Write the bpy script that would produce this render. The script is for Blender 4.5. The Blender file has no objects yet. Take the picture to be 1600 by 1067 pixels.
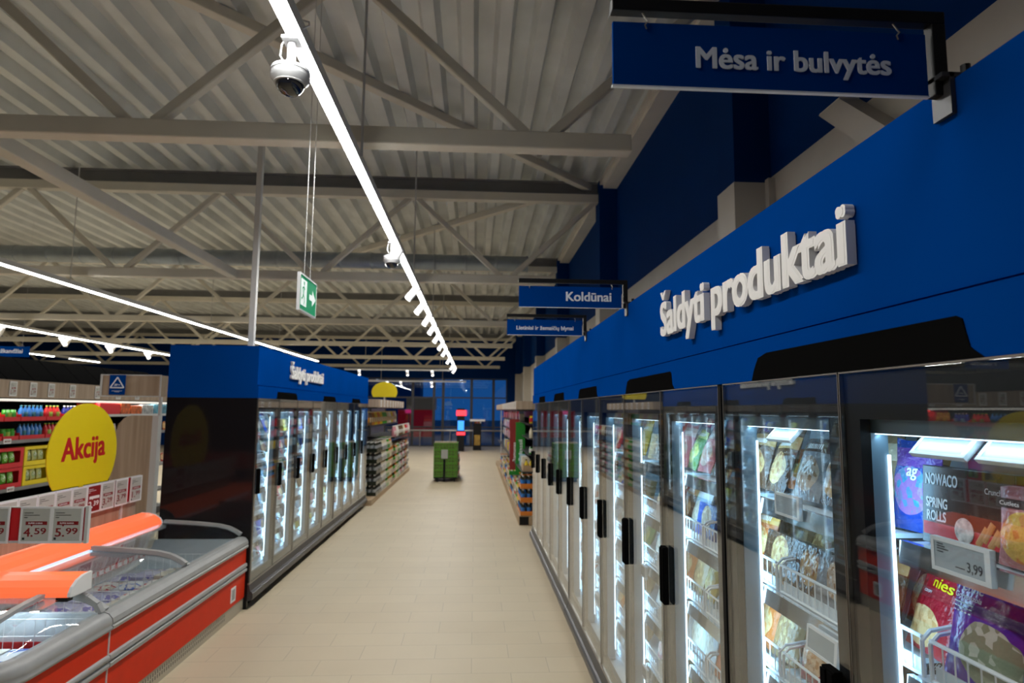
import bpy, math, random
from mathutils import Matrix, Vector, Euler
random.seed(7)
SC = bpy.context.scene
COL = SC.collection
PI = math.pi

# ------------------------------------------------------------------ camera, world, exposure
def rot_from(yaw, pitch, roll):
    cy, sy, cp, sp = math.cos(yaw), math.sin(yaw), math.cos(pitch), math.sin(pitch)
    f = Vector((sy*cp, cy*cp, sp)); r = Vector((cy, -sy, 0)); u = r.cross(f)
    r2 = r*math.cos(roll) + u*math.sin(roll); u2 = -r*math.sin(roll) + u*math.cos(roll)
    return Matrix((r2, u2, -f)).transposed()
cam = bpy.data.cameras.new('camera')
cam.sensor_width = 36.0; cam.lens = 993.93*36/1600; cam.clip_start = .02; cam.clip_end = 400
cam.dof.use_dof = True; cam.dof.focus_distance = 2.0; cam.dof.aperture_fstop = 4.0
camo = bpy.data.objects.new('camera', cam); COL.objects.link(camo)
camo.matrix_world = Matrix.Translation((0, 0, 2)) @ rot_from(.0567822, .10702677, .008198).to_4x4()
SC.camera = camo
SC.view_settings.view_transform = 'Standard'; SC.view_settings.look = 'None'
SC.view_settings.exposure = 0.0; SC.view_settings.gamma = 1.0; SC.view_settings.use_curve_mapping = False
SC.cycles.transparent_max_bounces = 24; SC.cycles.max_bounces = 8; SC.cycles.glossy_bounces = 4
SC.cycles.sample_clamp_indirect = 4.0
w = bpy.data.worlds.new('dusk'); SC.world = w; w.use_nodes = True
bg = w.node_tree.nodes['Background']; bg.inputs[0].default_value = (.03, .16, .42, 1); bg.inputs[1].default_value = .65

LAMP_E = 24.0      # glow of the lamp diffusers
LAMP_W = 14.0      # watts per metre of linear lamp
CASE_W = 3.4       # watts per freezer light strip

# ------------------------------------------------------------------ materials
MATS = {}
def mat(name, col, rough=.5, metal=0.0, emit=None, es=0.0, noise=0.0, nscale=8.0, bump=0.0, spec=.5, coat=0.0, alpha=1.0, trans=0.0):
    if name in MATS: return MATS[name]
    m = bpy.data.materials.new(name); m.use_nodes = True; nt = m.node_tree; N = nt.nodes; L = nt.links
    b = N['Principled BSDF']
    b.inputs['Base Color'].default_value = (*col, 1); b.inputs['Roughness'].default_value = rough
    b.inputs['Metallic'].default_value = metal; b.inputs['Specular IOR Level'].default_value = spec
    b.inputs['Coat Weight'].default_value = coat; b.inputs['Alpha'].default_value = alpha
    b.inputs['Transmission Weight'].default_value = trans
    if emit: b.inputs['Emission Color'].default_value = (*emit, 1); b.inputs['Emission Strength'].default_value = es
    if noise or bump:
        tc = N.new('ShaderNodeTexCoord'); nz = N.new('ShaderNodeTexNoise'); nz.inputs['Scale'].default_value = nscale; nz.inputs['Detail'].default_value = 5
        L.new(tc.outputs['Object'], nz.inputs['Vector'])
        if noise:
            r = N.new('ShaderNodeValToRGB'); r.color_ramp.elements[0].position = .3; r.color_ramp.elements[1].position = .7
            r.color_ramp.elements[0].color = (*[max(0, c*(1-noise)) for c in col], 1); r.color_ramp.elements[1].color = (*[min(1, c*(1+noise)) for c in col], 1)
            L.new(nz.outputs['Fac'], r.inputs['Fac']); L.new(r.outputs['Color'], b.inputs['Base Color'])
        if bump:
            bp = N.new('ShaderNodeBump'); bp.inputs['Strength'].default_value = bump; bp.inputs['Distance'].default_value = .01
            L.new(nz.outputs['Fac'], bp.inputs['Height']); L.new(bp.outputs['Normal'], b.inputs['Normal'])
    MATS[name] = m; return m

def glass_mat(name, tint=(.93, .96, .97), gain=1.0, rough=0.0):
    m = bpy.data.materials.new(name); m.use_nodes = True; nt = m.node_tree; N = nt.nodes; L = nt.links
    N.clear(); o = N.new('ShaderNodeOutputMaterial'); mx = N.new('ShaderNodeMixShader'); t = N.new('ShaderNodeBsdfTransparent'); g = N.new('ShaderNodeBsdfGlossy')
    fr = N.new('ShaderNodeFresnel'); ge = N.new('ShaderNodeNewGeometry'); ior = N.new('ShaderNodeMath'); ior.operation = 'MULTIPLY_ADD'
    ior.inputs[1].default_value = 1/1.5-1.5; ior.inputs[2].default_value = 1.5       # same reflectance on both faces of the pane
    L.new(ge.outputs['Backfacing'], ior.inputs[0]); L.new(ior.outputs[0], fr.inputs['IOR'])
    mu = N.new('ShaderNodeMath'); mu.operation = 'MULTIPLY'; mu.inputs[1].default_value = gain; mu.use_clamp = True
    t.inputs[0].default_value = (*tint, 1); g.inputs['Roughness'].default_value = rough; g.inputs['Color'].default_value = (1, 1, 1, 1)
    L.new(fr.outputs[0], mu.inputs[0]); L.new(mu.outputs[0], mx.inputs[0]); L.new(t.outputs[0], mx.inputs[1]); L.new(g.outputs[0], mx.inputs[2]); L.new(mx.outputs[0], o.inputs[0])
    return m

def wood_mat(name, a, b, axis=2):
    m = bpy.data.materials.new(name); m.use_nodes = True; nt = m.node_tree; N = nt.nodes; L = nt.links
    p = N['Principled BSDF']; p.inputs['Roughness'].default_value = .55
    tc = N.new('ShaderNodeTexCoord'); mp = N.new('ShaderNodeMapping'); nz = N.new('ShaderNodeTexNoise'); r = N.new('ShaderNodeValToRGB')
    sc = [22, 22, 22]; sc[axis] = .9; mp.inputs['Scale'].default_value = sc; nz.inputs['Detail'].default_value = 6; nz.inputs['Scale'].default_value = 1.0
    r.color_ramp.elements[0].position = .35; r.color_ramp.elements[1].position = .65
    r.color_ramp.elements[0].color = (*a, 1); r.color_ramp.elements[1].color = (*b, 1)
    L.new(tc.outputs['Object'], mp.inputs[0]); L.new(mp.outputs[0], nz.inputs['Vector']); L.new(nz.outputs['Fac'], r.inputs['Fac']); L.new(r.outputs['Color'], p.inputs['Base Color'])
    return m

def floor_mat():
    m = bpy.data.materials.new('floor_tiles'); m.use_nodes = True; nt = m.node_tree; N = nt.nodes; L = nt.links
    p = N['Principled BSDF']; p.inputs['Roughness'].default_value = .52; p.inputs['Specular IOR Level'].default_value = .35
    tc = N.new('ShaderNodeTexCoord'); br = N.new('ShaderNodeTexBrick'); nz = N.new('ShaderNodeTexNoise'); mx = N.new('ShaderNodeMixRGB'); mx.blend_type = 'MULTIPLY'; mx.inputs[0].default_value = .35
    br.inputs['Scale'].default_value = 1.0; br.inputs['Brick Width'].default_value = .6; br.inputs['Row Height'].default_value = .3; br.inputs['Mortar Size'].default_value = .0025; br.inputs['Mortar Smooth'].default_value = .3
    br.inputs['Color1'].default_value = (.53, .445, .31, 1); br.inputs['Color2'].default_value = (.555, .47, .33, 1); br.inputs['Mortar'].default_value = (.36, .31, .235, 1)
    nz.inputs['Scale'].default_value = 1.4; nz.inputs['Detail'].default_value = 6
    L.new(tc.outputs['Object'], br.inputs['Vector']); L.new(tc.outputs['Object'], nz.inputs['Vector'])
    r = N.new('ShaderNodeValToRGB'); r.color_ramp.elements[0].color = (.82, .82, .82, 1); r.color_ramp.elements[0].position = .3; r.color_ramp.elements[1].position = .7
    L.new(nz.outputs['Fac'], r.inputs['Fac']); L.new(br.outputs['Color'], mx.inputs[1]); L.new(r.outputs['Color'], mx.inputs[2]); L.new(mx.outputs[0], p.inputs['Base Color'])
    return m

def bag_mat(name, base, band, foodA, foodB, cx=.0, cz=.085, rx=.062, rz=.06, shine=.16, lines=1.0, crease=.8):
    """printed plastic pouch: base colour, a title band with pale lines, an oval picture of food (object coordinates, metres)"""
    if name in MATS: return MATS[name]
    m = bpy.data.materials.new(name); m.use_nodes = True; nt = m.node_tree; N = nt.nodes; L = nt.links
    p = N['Principled BSDF']; p.inputs['Roughness'].default_value = shine
    tc = N.new('ShaderNodeTexCoord'); sp = N.new('ShaderNodeSeparateXYZ'); L.new(tc.outputs['Object'], sp.inputs[0])
    def M(op, a, b=None, c=None):
        n = N.new('ShaderNodeMath'); n.operation = op
        for i, v in enumerate((a, b, c)):
            if v is None: continue
            if isinstance(v, (int, float)): n.inputs[i].default_value = v
            else: L.new(v, n.inputs[i])
        return n.outputs[0]
    x, z = sp.outputs[0], sp.outputs[2]
    dx = M('DIVIDE', M('SUBTRACT', x, cx), rx); dz = M('DIVIDE', M('SUBTRACT', z, cz), rz)
    nz = N.new('ShaderNodeTexNoise'); nz.inputs['Scale'].default_value = 18; L.new(tc.outputs['Object'], nz.inputs['Vector'])
    d = M('ADD', M('ADD', M('MULTIPLY', dx, dx), M('MULTIPLY', dz, dz)), M('MULTIPLY', nz.outputs['Fac'], .6))
    ell = M('LESS_THAN', d, 1.25)
    vo = N.new('ShaderNodeTexVoronoi'); vo.inputs['Scale'].default_value = 55; L.new(tc.outputs['Object'], vo.inputs['Vector'])
    r = N.new('ShaderNodeValToRGB'); r.color_ramp.elements[0].color = (*foodA, 1); r.color_ramp.elements[1].color = (*foodB, 1); r.color_ramp.elements[0].position = .25; r.color_ramp.elements[1].position = .55
    L.new(vo.outputs['Color'], r.inputs['Fac'])
    bandm = M('MULTIPLY', M('GREATER_THAN', z, .158), M('LESS_THAN', z, .205))
    ln = M('MULTIPLY', M('MULTIPLY', M('GREATER_THAN', z, .168), M('LESS_THAN', z, .186)), M('LESS_THAN', M('ABSOLUTE', x), .045))
    ln = M('MULTIPLY', ln, M('GREATER_THAN', M('FRACT', M('MULTIPLY', x, 95)), .35))
    def mix(f, a, b):
        n = N.new('ShaderNodeMixRGB'); L.new(f, n.inputs[0])
        for i, v in ((1, a), (2, b)):
            if isinstance(v, tuple): n.inputs[i].default_value = (*v, 1)
            else: L.new(v, n.inputs[i])
        return n.outputs[0]
    c = mix(bandm, base, band); c = mix(M('MULTIPLY', ln, lines), c, (.9, .9, .88)); c = mix(ell, c, r.outputs['Color'])
    L.new(c, p.inputs['Base Color'])
    n2 = N.new('ShaderNodeTexNoise'); n2.inputs['Scale'].default_value = 26; n2.inputs['Detail'].default_value = 3; L.new(tc.outputs['Object'], n2.inputs['Vector'])
    bp = N.new('ShaderNodeBump'); bp.inputs['Strength'].default_value = crease; bp.inputs['Distance'].default_value = .016
    L.new(n2.outputs['Fac'], bp.inputs['Height']); L.new(bp.outputs['Normal'], p.inputs['Normal'])
    MATS[name] = m; return m

BLUE = mat('blue_panel', (.0004, .043, .235), .6, noise=.04, nscale=2, spec=.0)
BLUE_WALL = mat('dark_blue_wall', (.0005, .028, .14), .65, spec=.04, noise=.08, nscale=.7)
BEIGE = mat('beige_panel', (.48, .44, .375), .6, noise=.05, nscale=3)
STEEL = mat('painted_steel', (.70, .66, .57), .5, noise=.05, nscale=2.5)
STEEL_DARK = mat('dark_steel', (.20, .20, .20), .5, noise=.08, nscale=3)
DECK = mat('roof_deck', (.69, .71, .69), .45, .08, noise=.14, nscale=1.2)
ZINC = mat('zinc_duct', (.32, .36, .39), .4, .6, noise=.15, nscale=4)
BLACK = mat('black_plastic', (.010, .010, .011), .4, spec=.2)
BLACK_MATT = mat('black_matt', (.005, .005, .005), 1.0, spec=.0)
BLACK_GLOSS = mat('black_gloss', (.010, .009, .010), .08, spec=.22)
ANTHRA = mat('anthracite_metal', (.055, .055, .06), .38, .3)
ALU = mat('aluminium', (.42, .40, .37), .32, .85)
TAUPE = mat('taupe_profile', (.16, .145, .125), .35, .5)
GREY = mat('grey_plastic', (.34, .345, .34), .42, noise=.05)
LGREY = mat('light_grey_metal', (.58, .58, .57), .4)
WHITE = mat('white_paint', (.80, .81, .82), .4)
WHITE_PL = mat('white_plastic', (.82, .83, .84), .3)
LINER = mat('white_liner', (.70, .76, .80), .35)
MULLION = mat('cool_grey_mullion', (.24, .34, .42), .4)
WIRE = mat('white_wire', (.86, .88, .90), .3)
RED = mat('red_panel', (.72, .036, .008), .45, noise=.04, spec=.10)
RED_CARD = mat('red_card', (.62, .012, .018), .5)
DKRED = mat('dark_red_print', (.24, .006, .008), .5)
YELLOW = mat('yellow_card', (.80, .62, .004), .45)
EINK = mat('eink_screen', (.50, .51, .47), .45)
EINK_D = mat('eink_dark', (.40, .45, .48), .16)
INK = mat('black_ink', (.015, .015, .015), .6)
REDINK = mat('red_ink', (.50, .006, .01), .5)
WHITEINK = mat('white_print', (.85, .85, .85), .5)
LETTER = mat('white_letter', (.74, .73, .71), .5)
SIGNTEXT = mat('sign_text', (.78, .82, .88), .5)
SILVER = mat('silver_lip', (.80, .85, .88), .12, .9)
PLINTH = mat('beige_plinth', (.46, .42, .33), .45, .2)
def slot_mat():
    m = mat('slotted_plinth', (.46, .42, .33), .45, .2).copy(); nt = m.node_tree; N = nt.nodes; L = nt.links; p = N['Principled BSDF']
    tc = N.new('ShaderNodeTexCoord'); sp = N.new('ShaderNodeSeparateXYZ'); L.new(tc.outputs['Object'], sp.inputs[0])
    def M(op, a, b=None):
        n = N.new('ShaderNodeMath'); n.operation = op
        for k, v in enumerate((a, b)):
            if v is None: continue
            if isinstance(v, (int, float)): n.inputs[k].default_value = v
            else: L.new(v, n.inputs[k])
        return n.outputs[0]
    y, z = sp.outputs[1], sp.outputs[2]
    f = M('LESS_THAN', M('FRACT', M('MULTIPLY', y, 29)), .38)
    zz = M('ADD', M('MULTIPLY', M('GREATER_THAN', z, .04), M('LESS_THAN', z, .066)), M('MULTIPLY', M('GREATER_THAN', z, .074), M('LESS_THAN', z, .10)))
    f = M('MULTIPLY', M('MULTIPLY', f, zz), M('MULTIPLY', M('GREATER_THAN', y, -.85), M('LESS_THAN', y, .75)))
    x = N.new('ShaderNodeMixRGB'); L.new(f, x.inputs[0]); x.inputs[1].default_value = (.46, .42, .33, 1); x.inputs[2].default_value = (.05, .045, .04, 1); L.new(x.outputs[0], p.inputs['Base Color'])
    return m
PLINTH_SLOT = slot_mat()
CARDBOARD = mat('cardboard', (.38, .25, .14), .7, noise=.1)
GREEN = mat('green_crate', (.09, .27, .015), .5, noise=.15, nscale=20)
SIGN_GREEN = mat('sign_green', (.0, .27, .11), .4, emit=(.0, .3, .12), es=.35)
SIGN_WHITE = mat('sign_white', (.85, .9, .9), .4, emit=(.9, 1, .95), es=.45)
ORANGE_GLOW = mat('orange_glow', (.75, .12, .04), .35, emit=(1.0, .155, .055), es=.85)
LED_WARM = mat('lamp_diffuser', (.9, .9, .9), .5, emit=(1.0, .985, .94), es=LAMP_E)
LED_COOL = mat('cool_led', (.9, .95, 1), .5, emit=(.70, .88, 1.0), es=4.0)
LED_APRON = mat('apron_glow', (.7, .85, .95), .4, emit=(.55, .78, 1.0), es=.9)
LED_DIM = mat('dim_diffuser', (.8, .8, .8), .5, emit=(1, .99, .95), es=.45)
LED_SPOT = mat('spot_glow', (.9, .9, .9), .5, emit=(1, .99, .95), es=6.0)
WOOD = wood_mat('oak_panel', (.33, .24, .165), (.43, .33, .235))
WOODP = wood_mat('oak_plinth', (.36, .25, .14), (.46, .33, .2), 1)
GLASS = glass_mat('door_glass')
GLASS_LID = glass_mat('lid_glass', (.95, .98, .98))
GLASS_WIN = glass_mat('window_glass', (.62, .78, .92), 1.3)
DOME = mat('smoked_dome', (.006, .006, .007), .03, coat=1.0)
FLOOR = floor_mat()
CAM_W = mat('camera_housing', (.52, .53, .54), .35)

# ------------------------------------------------------------------ mesh helpers
class MB:
    def __init__(s): s.v = []; s.f = []; s.m = []
    def face(s, pts, m=0):
        n = len(s.v); s.v += [tuple(p) for p in pts]; s.f.append(tuple(range(n, n+len(pts)))); s.m.append(m)
    def box(s, x0, x1, y0, y1, z0, z1, m=0):
        if x0 > x1: x0, x1 = x1, x0
        if y0 > y1: y0, y1 = y1, y0
        n = len(s.v); s.v += [(x, y, z) for z in (z0, z1) for y in (y0, y1) for x in (x0, x1)]
        for q in ((0, 2, 3, 1), (4, 5, 7, 6), (0, 1, 5, 4), (2, 6, 7, 3), (0, 4, 6, 2), (1, 3, 7, 5)): s.f.append(tuple(n+i for i in q)); s.m.append(m)
        return s
    def prism(s, pts, axis, a, b, m=0):
        """pts: 2-D outline; axis: extrusion axis 0/1/2 (remaining two axes in order)"""
        def P(p, t):
            q = [0, 0, 0]; o = [i for i in range(3) if i != axis]; q[o[0]], q[o[1]], q[axis] = p[0], p[1], t; return tuple(q)
        n = len(s.v); k = len(pts); s.v += [P(p, a) for p in pts] + [P(p, b) for p in pts]
        s.f.append(tuple(n+i for i in range(k))); s.m.append(m); s.f.append(tuple(n+k+i for i in reversed(range(k)))); s.m.append(m)
        for i in range(k):
            j = (i+1) % k; s.f.append((n+i, n+k+i, n+k+j, n+j)); s.m.append(m)
        return s
    def bar(s, p, q, wd, hd, m=0, up=(0, 0, 1)):
        p, q = Vector(p), Vector(q); d = (q-p).normalized(); u = Vector(up)
        if abs(d.dot(u)) > .95: u = Vector((0, 1, 0))
        r = d.cross(u).normalized(); u = r.cross(d)
        n = len(s.v)
        for c in (p, q):
            for a, b in ((-1, -1), (1, -1), (1, 1), (-1, 1)): s.v.append(tuple(c + r*a*wd/2 + u*b*hd/2))
        for f in ((0, 3, 2, 1), (4, 5, 6, 7), (0, 1, 5, 4), (1, 2, 6, 5), (2, 3, 7, 6), (3, 0, 4, 7)): s.f.append(tuple(n+i for i in f)); s.m.append(m)
        return s
    def tube(s, path, r, n=8, m=0, cap=True):
        path = [Vector(p) for p in path]; base = len(s.v); prev = None
        for i, p in enumerate(path):
            d = (path[min(i+1, len(path)-1)] - path[max(i-1, 0)]).normalized()
            if prev is None: prev = Vector((0, 0, 1)) if abs(d.z) < .9 else Vector((1, 0, 0))
            a = d.cross(prev).normalized(); b = a.cross(d).normalized(); prev = b
            for k in range(n):
                t = 2*PI*k/n; s.v.append(tuple(p + a*math.cos(t)*r + b*math.sin(t)*r))
        for i in range(len(path)-1):
            for k in range(n):
                j = (k+1) % n; s.f.append((base+i*n+k, base+(i+1)*n+k, base+(i+1)*n+j, base+i*n+j)); s.m.append(m)
        if cap:
            s.f.append(tuple(base+k for k in range(n))); s.m.append(m)
            e = base+(len(path)-1)*n; s.f.append(tuple(e+k for k in reversed(range(n)))); s.m.append(m)
        return s
    def lathe(s, prof, c=(0, 0, 0), n=16, mats=None):
        base = len(s.v)
        for r, z in prof:
            for k in range(n):
                t = 2*PI*k/n; s.v.append((c[0]+r*math.cos(t), c[1]+r*math.sin(t), c[2]+z))
        for i in range(len(prof)-1):
            for k in range(n):
                j = (k+1) % n; s.f.append((base+i*n+k, base+i*n+j, base+(i+1)*n+j, base+(i+1)*n+k)); s.m.append(mats[i] if mats else 0)
        s.f.append(tuple(base+k for k in reversed(range(n)))); s.m.append(mats[0] if mats else 0)
        e = base+(len(prof)-1)*n; s.f.append(tuple(e+k for k in range(n))); s.m.append(mats[-1] if mats else 0)
        return s
    def strip(s, rows, m=0, close=False):
        """grid from rows of points"""
        base = len(s.v); k = len(rows[0])
        for r in rows: s.v += [tuple(p) for p in r]
        for i in range(len(rows)-1):
            for j in range(k if close else k-1):
                jj = (j+1) % k; s.f.append((base+i*k+j, base+i*k+jj, base+(i+1)*k+jj, base+(i+1)*k+j)); s.m.append(m)
        return s
    def xf(s, M, start=0):
        s.v[start:] = [tuple(M @ Vector(p)) for p in s.v[start:]]; return s
    def mesh(s, name, mats, smooth=False, off=(0, 0, 0)):
        me = bpy.data.meshes.new(name); o = off
        me.from_pydata([(a-o[0], b-o[1], c-o[2]) for a, b, c in s.v], [], s.f)
        for mm in (mats if isinstance(mats, (list, tuple)) else [mats]): me.materials.append(mm)
        me.polygons.foreach_set('material_index', s.m)
        if smooth: me.polygons.foreach_set('use_smooth', [True]*len(s.f))
        me.update(); return me
    def build(s, name, mats, parent=None, smooth=False, bevel=0.0, seg=2):
        off = parent_off(parent)
        o = bpy.data.objects.new(name, s.mesh(name, mats, smooth, off)); COL.objects.link(o)
        if parent is not None: o.parent = parent
        if bevel:
            b = o.modifiers.new('edge', 'BEVEL'); b.width = bevel; b.segments = seg; b.limit_method = 'ANGLE'; b.angle_limit = .6
        return o

def parent_off(p):
    off = Vector((0, 0, 0))
    while p is not None: off += p.location; p = p.parent
    return off

def tag(o, label, cat, group=None, kind=None):
    o['label'] = label; o['category'] = cat
    if group: o['group'] = group
    if kind: o['kind'] = kind
    return o
def thing(name, label, cat, loc=(0, 0, 0), rz=0.0, group=None):
    o = bpy.data.objects.new(name, None); COL.objects.link(o); o.empty_display_size = .1
    o.location = loc; o.rotation_euler = (0, 0, rz)
    return tag(o, label, cat, group)
def structure(name, mb, mats, **k):
    o = mb.build(name, mats, **k); o['kind'] = 'structure'; return o
def dup(root, loc, rot=None, label=None, mats=None):
    r = root.copy(); COL.objects.link(r); r.location = loc
    if rot is not None: r.rotation_euler = rot
    if label: r['label'] = label
    if mats: set_mats(r, mats)
    for ch in list(root.children):
        c = ch.copy(); COL.objects.link(c); c.parent = r
        for g in ch.children:
            d = g.copy(); COL.objects.link(d); d.parent = c
    return r
def set_mats(o, mats):
    for i, m in enumerate(mats):
        if i < len(o.material_slots): o.material_slots[i].link = 'OBJECT'; o.material_slots[i].material = m

def area(name, loc, rot, sx, sy, watts, col=(1, 1, 1), parent=None, spread=PI):
    l = bpy.data.lights.new(name, 'AREA'); l.shape = 'RECTANGLE'; l.size = sx; l.size_y = sy; l.energy = watts; l.color = col; l.spread = spread
    o = bpy.data.objects.new(name, l); COL.objects.link(o); o.rotation_euler = rot
    if parent is not None: o.parent = parent; o.location = Vector(loc) - parent_off(parent)
    else: o.location = loc
    return o

# ---- lettering: plain font outlines, diacritics drawn on top
MARKS = {'Š': ('S', 'caron'), 'ė': ('e', 'dot'), 'ū': ('u', 'macron'), 'ž': ('z', 'caron'), 'č': ('c', 'caron'), 'ų': ('u', 'ogonek')}
def _raw(sx, extrude, bold):
    c = bpy.data.curves.new('t', 'FONT'); c.body = sx; c.size = 1; c.extrude = extrude; c.offset = 0; c.resolution_u = 4; c.fill_mode = 'BOTH'
    o = bpy.data.objects.new('t', c); COL.objects.link(o)
    dg = bpy.context.evaluated_depsgraph_get(); dg.update()
    me = bpy.data.meshes.new_from_object(o.evaluated_get(dg)); bpy.data.objects.remove(o); bpy.data.curves.remove(c)
    v0 = [tuple(x.co) for x in me.vertices]; f0 = [tuple(p.vertices) for p in me.polygons]; bpy.data.meshes.remove(me)
    v, f = [], []; b = bold          # heavier weight: the outline repeated with small shifts
    e = .0012
    for dx, dy, dz in (((0, 0, 0), (-b, b*.43, -e), (b, -b*.47, -2*e), (-b*.93, -b*.40, -3*e), (b*.92, b*.50, -4*e)) if b else ((0, 0, 0),)):
        n = len(v); v += [(x+dx, y+dy, z+dz if z > 0 else z-dz) for x, y, z in v0]; f += [tuple(n+i for i in q) for q in f0]
    return v, f
FACE = {'-y': Matrix(((1, 0, 0), (0, 0, -1), (0, 1, 0))), '-x': Matrix(((0, 0, -1), (-1, 0, 0), (0, 1, 0))), '+x': Matrix(((0, 0, 1), (1, 0, 0), (0, 1, 0))), 'up': Matrix.Identity(3)}
def text_mb(body, width=None, height=None, extrude=.02, bold=.02, face='-y', at=(0, 0, 0), align='l', m=0, rot=0.0, mb=None, stretch=1.0):
    """height = cap height in metres; width = total ink width (scales x)."""
    plain = ''.join(MARKS.get(c, (c,))[0] for c in body)
    v, f = _raw(plain, extrude, bold)
    extra = []
    for i, c in enumerate(body):
        if c not in MARKS: continue
        b, k = MARKS[c]
        hi = max(p[0] for p in _raw(plain[:i+1], 0, bold)[0]); one = [p[0] for p in _raw(b, 0, bold)[0]]; wd = max(one)-min(one); cx = hi-wd/2
        top = max(p[1] for p in _raw(b, 0, bold)[0]); t = .075+bold
        if k == 'dot': pl = [(cx+t*.8*math.cos(2*PI*q/12), top+.13+t*.8*math.sin(2*PI*q/12)) for q in range(12)]
        elif k == 'macron': pl = [(cx-.17, top+.06), (cx+.17, top+.06), (cx+.17, top+.06+t), (cx-.17, top+.06+t)]
        elif k == 'caron': pl = [(cx-.05, top+.04), (cx+.05, top+.04), (cx+.19, top+.22), (cx+.09, top+.22), (cx, top+.13), (cx-.09, top+.22), (cx-.19, top+.22)]
        else: pl = [(cx+.08, 0), (cx+.18, 0), (cx+.10, -.1), (cx+.2, -.16), (cx+.18, -.22), (cx+.02, -.2), (cx-.0, -.1)]
        extra.append(pl)
    tmp = MB(); tmp.v = list(v); tmp.f = list(f); tmp.m = [m]*len(f)
    for pl in extra: tmp.prism(pl, 2, -extrude, extrude, m)
    x0 = min(p[0] for p in tmp.v); x1 = max(p[0] for p in tmp.v)
    if height: sy = height/.70
    else: sy = width/(x1-x0)*stretch
    sx = width/(x1-x0) if width else sy
    sz = sy
    ox = {'l': x0, 'c': (x0+x1)/2, 'r': x1}[align]
    F = FACE[face]; cr, sr = math.cos(rot), math.sin(rot)
    out = []
    for p in tmp.v:
        q = ((p[0]-ox)*sx, p[1]*sy, p[2]*sz); q = (q[0]*cr-q[1]*sr, q[0]*sr+q[1]*cr, q[2])
        out.append(tuple(F @ Vector(q) + Vector(at)))
    if mb is None: mb = MB()
    n = len(mb.v); mb.v += out; mb.f += [tuple(n+i for i in q) for q in tmp.f]; mb.m += tmp.m
    return mb

ORD = ['first', 'second', 'third', 'fourth', 'fifth', 'sixth', 'seventh', 'eighth', 'ninth', 'tenth', 'eleventh', 'twelfth', 'thirteenth', 'fourteenth', 'fifteenth', 'sixteenth', 'seventeenth', 'eighteenth', 'nineteenth', 'twentieth']
def nth(i):
    if i < 20: return ORD[i]
    tens = ['', '', 'twenty', 'thirty', 'forty', 'fifty', 'sixty', 'seventy', 'eighty', 'ninety']; t, u = divmod(i+1, 10)
    if u == 0: return {2: 'twentieth', 3: 'thirtieth', 4: 'fortieth', 5: 'fiftieth', 6: 'sixtieth', 7: 'seventieth', 8: 'eightieth', 9: 'ninetieth'}[t]
    return tens[t] + '-' + ORD[u-1]

# ------------------------------------------------------------------ the setting
WX = 2.42; FY = 35.0; LX = -27.0; BY = -4.0
structure('floor', MB().box(LX-.2, WX+.2, BY-.2, FY+.3, -.15, 0), FLOOR)
# corrugated roof deck (ribs run along the aisle)
d = MB(); prof = []; x = LX
while x < WX+.3:
    prof += [(x, 6.0), (x+.13, 6.0), (x+.18, 6.15), (x+.35, 6.15)]; x += .40
d.strip([[(a, BY-.2, z) for a, z in prof], [(a, FY+.3, z) for a, z in prof]])
d.strip([[(a, BY-.2, z+.02) for a, z in prof], [(a, FY+.3, z+.02) for a, z in prof]])
structure('ceiling', d, DECK)
wl = MB().box(WX, WX+.2, BY, FY, 3.93, 6.2, 0).box(WX, WX+.2, BY, FY, 0, 3.93, 1)
structure('wall_right', wl, [BLUE_WALL, BEIGE])
structure('wall_left', MB().box(LX-.2, LX, BY, FY, 0, 6.2), BEIGE)
structure('wall_front', MB().box(LX, WX, BY-.2, BY, 0, 6.2), BLUE_WALL)
# end facade: dark blue wall with a glazed opening
GX0, GX1, GZ = -6.4, 1.75, 3.7
fb = MB().box(LX, GX0, FY, FY+.25, 0, 6.2).box(GX1, WX, FY, FY+.25, 0, 6.2).box(GX0, GX1, FY, FY+.25, GZ, 6.2)
structure('wall_back', fb, BLUE_WALL)
xs = [GX0, -4.9, -3.4, -2.25, -1.75, -.2, 1.0, GX1]
for i in range(len(xs)-1):
    fr = MB(); a, b = xs[i], xs[i+1]
    for q in (a, b-.07): fr.box(q, q+.07, FY+.05, FY+.15, 0, GZ)
    for z in (0, 1.0, 2.6, GZ-.08): fr.box(a+.07, b-.07, FY+.06, FY+.14, z, z+.07)
    o = structure('window_%d' % (i+1), fr, ANTHRA)
    g = MB().box(a+.07, b-.07, FY+.09, FY+.10, .05, GZ-.05).build('glass_pane', GLASS_WIN, o)
# edge trim under the deck, along the blue wall
t1 = MB().box(2.18, WX, BY, FY, 5.86, 6.0, 0).box(2.12, 2.18, BY, FY, 5.92, 6.0, 0)
structure('trim_1', t1, STEEL)
# wall columns at the truss lines
TY = [5.13+5.7*i for i in range(-1, 6)]
for i, y in enumerate(TY):
    c = structure('column', MB().box(2.11, WX, y-.17, y+.17, 3.88, 6.0), BLUE_WALL)
    c['label'] = 'dark blue boxed column on the blue wall'
    k = MB().box(2.10, WX, y-.18, y+.18, 0, 3.88).box(2.36, WX, y-.24, y-.18, 0, 3.9).build('casing', BEIGE, c)

# slanted beige brace end on the wall
t = thing('wall_brace', 'beige slanted box brace sticking up over the freezer fascia on the blue wall', 'brace', (2.3, 3.4, 3.6))
pr = [(3.97, 3.985), (3.73, 3.985), (2.6, 2.98), (2.84, 2.98)]
MB().prism(pr, 0, 2.28, 2.42).build('beam', BEIGE, t)
MB().prism([(3.97, 3.985), (3.73, 3.985), (3.73, 3.995), (3.97, 3.995)], 0, 2.285, 2.415).build('end_cap', STEEL, t)

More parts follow.
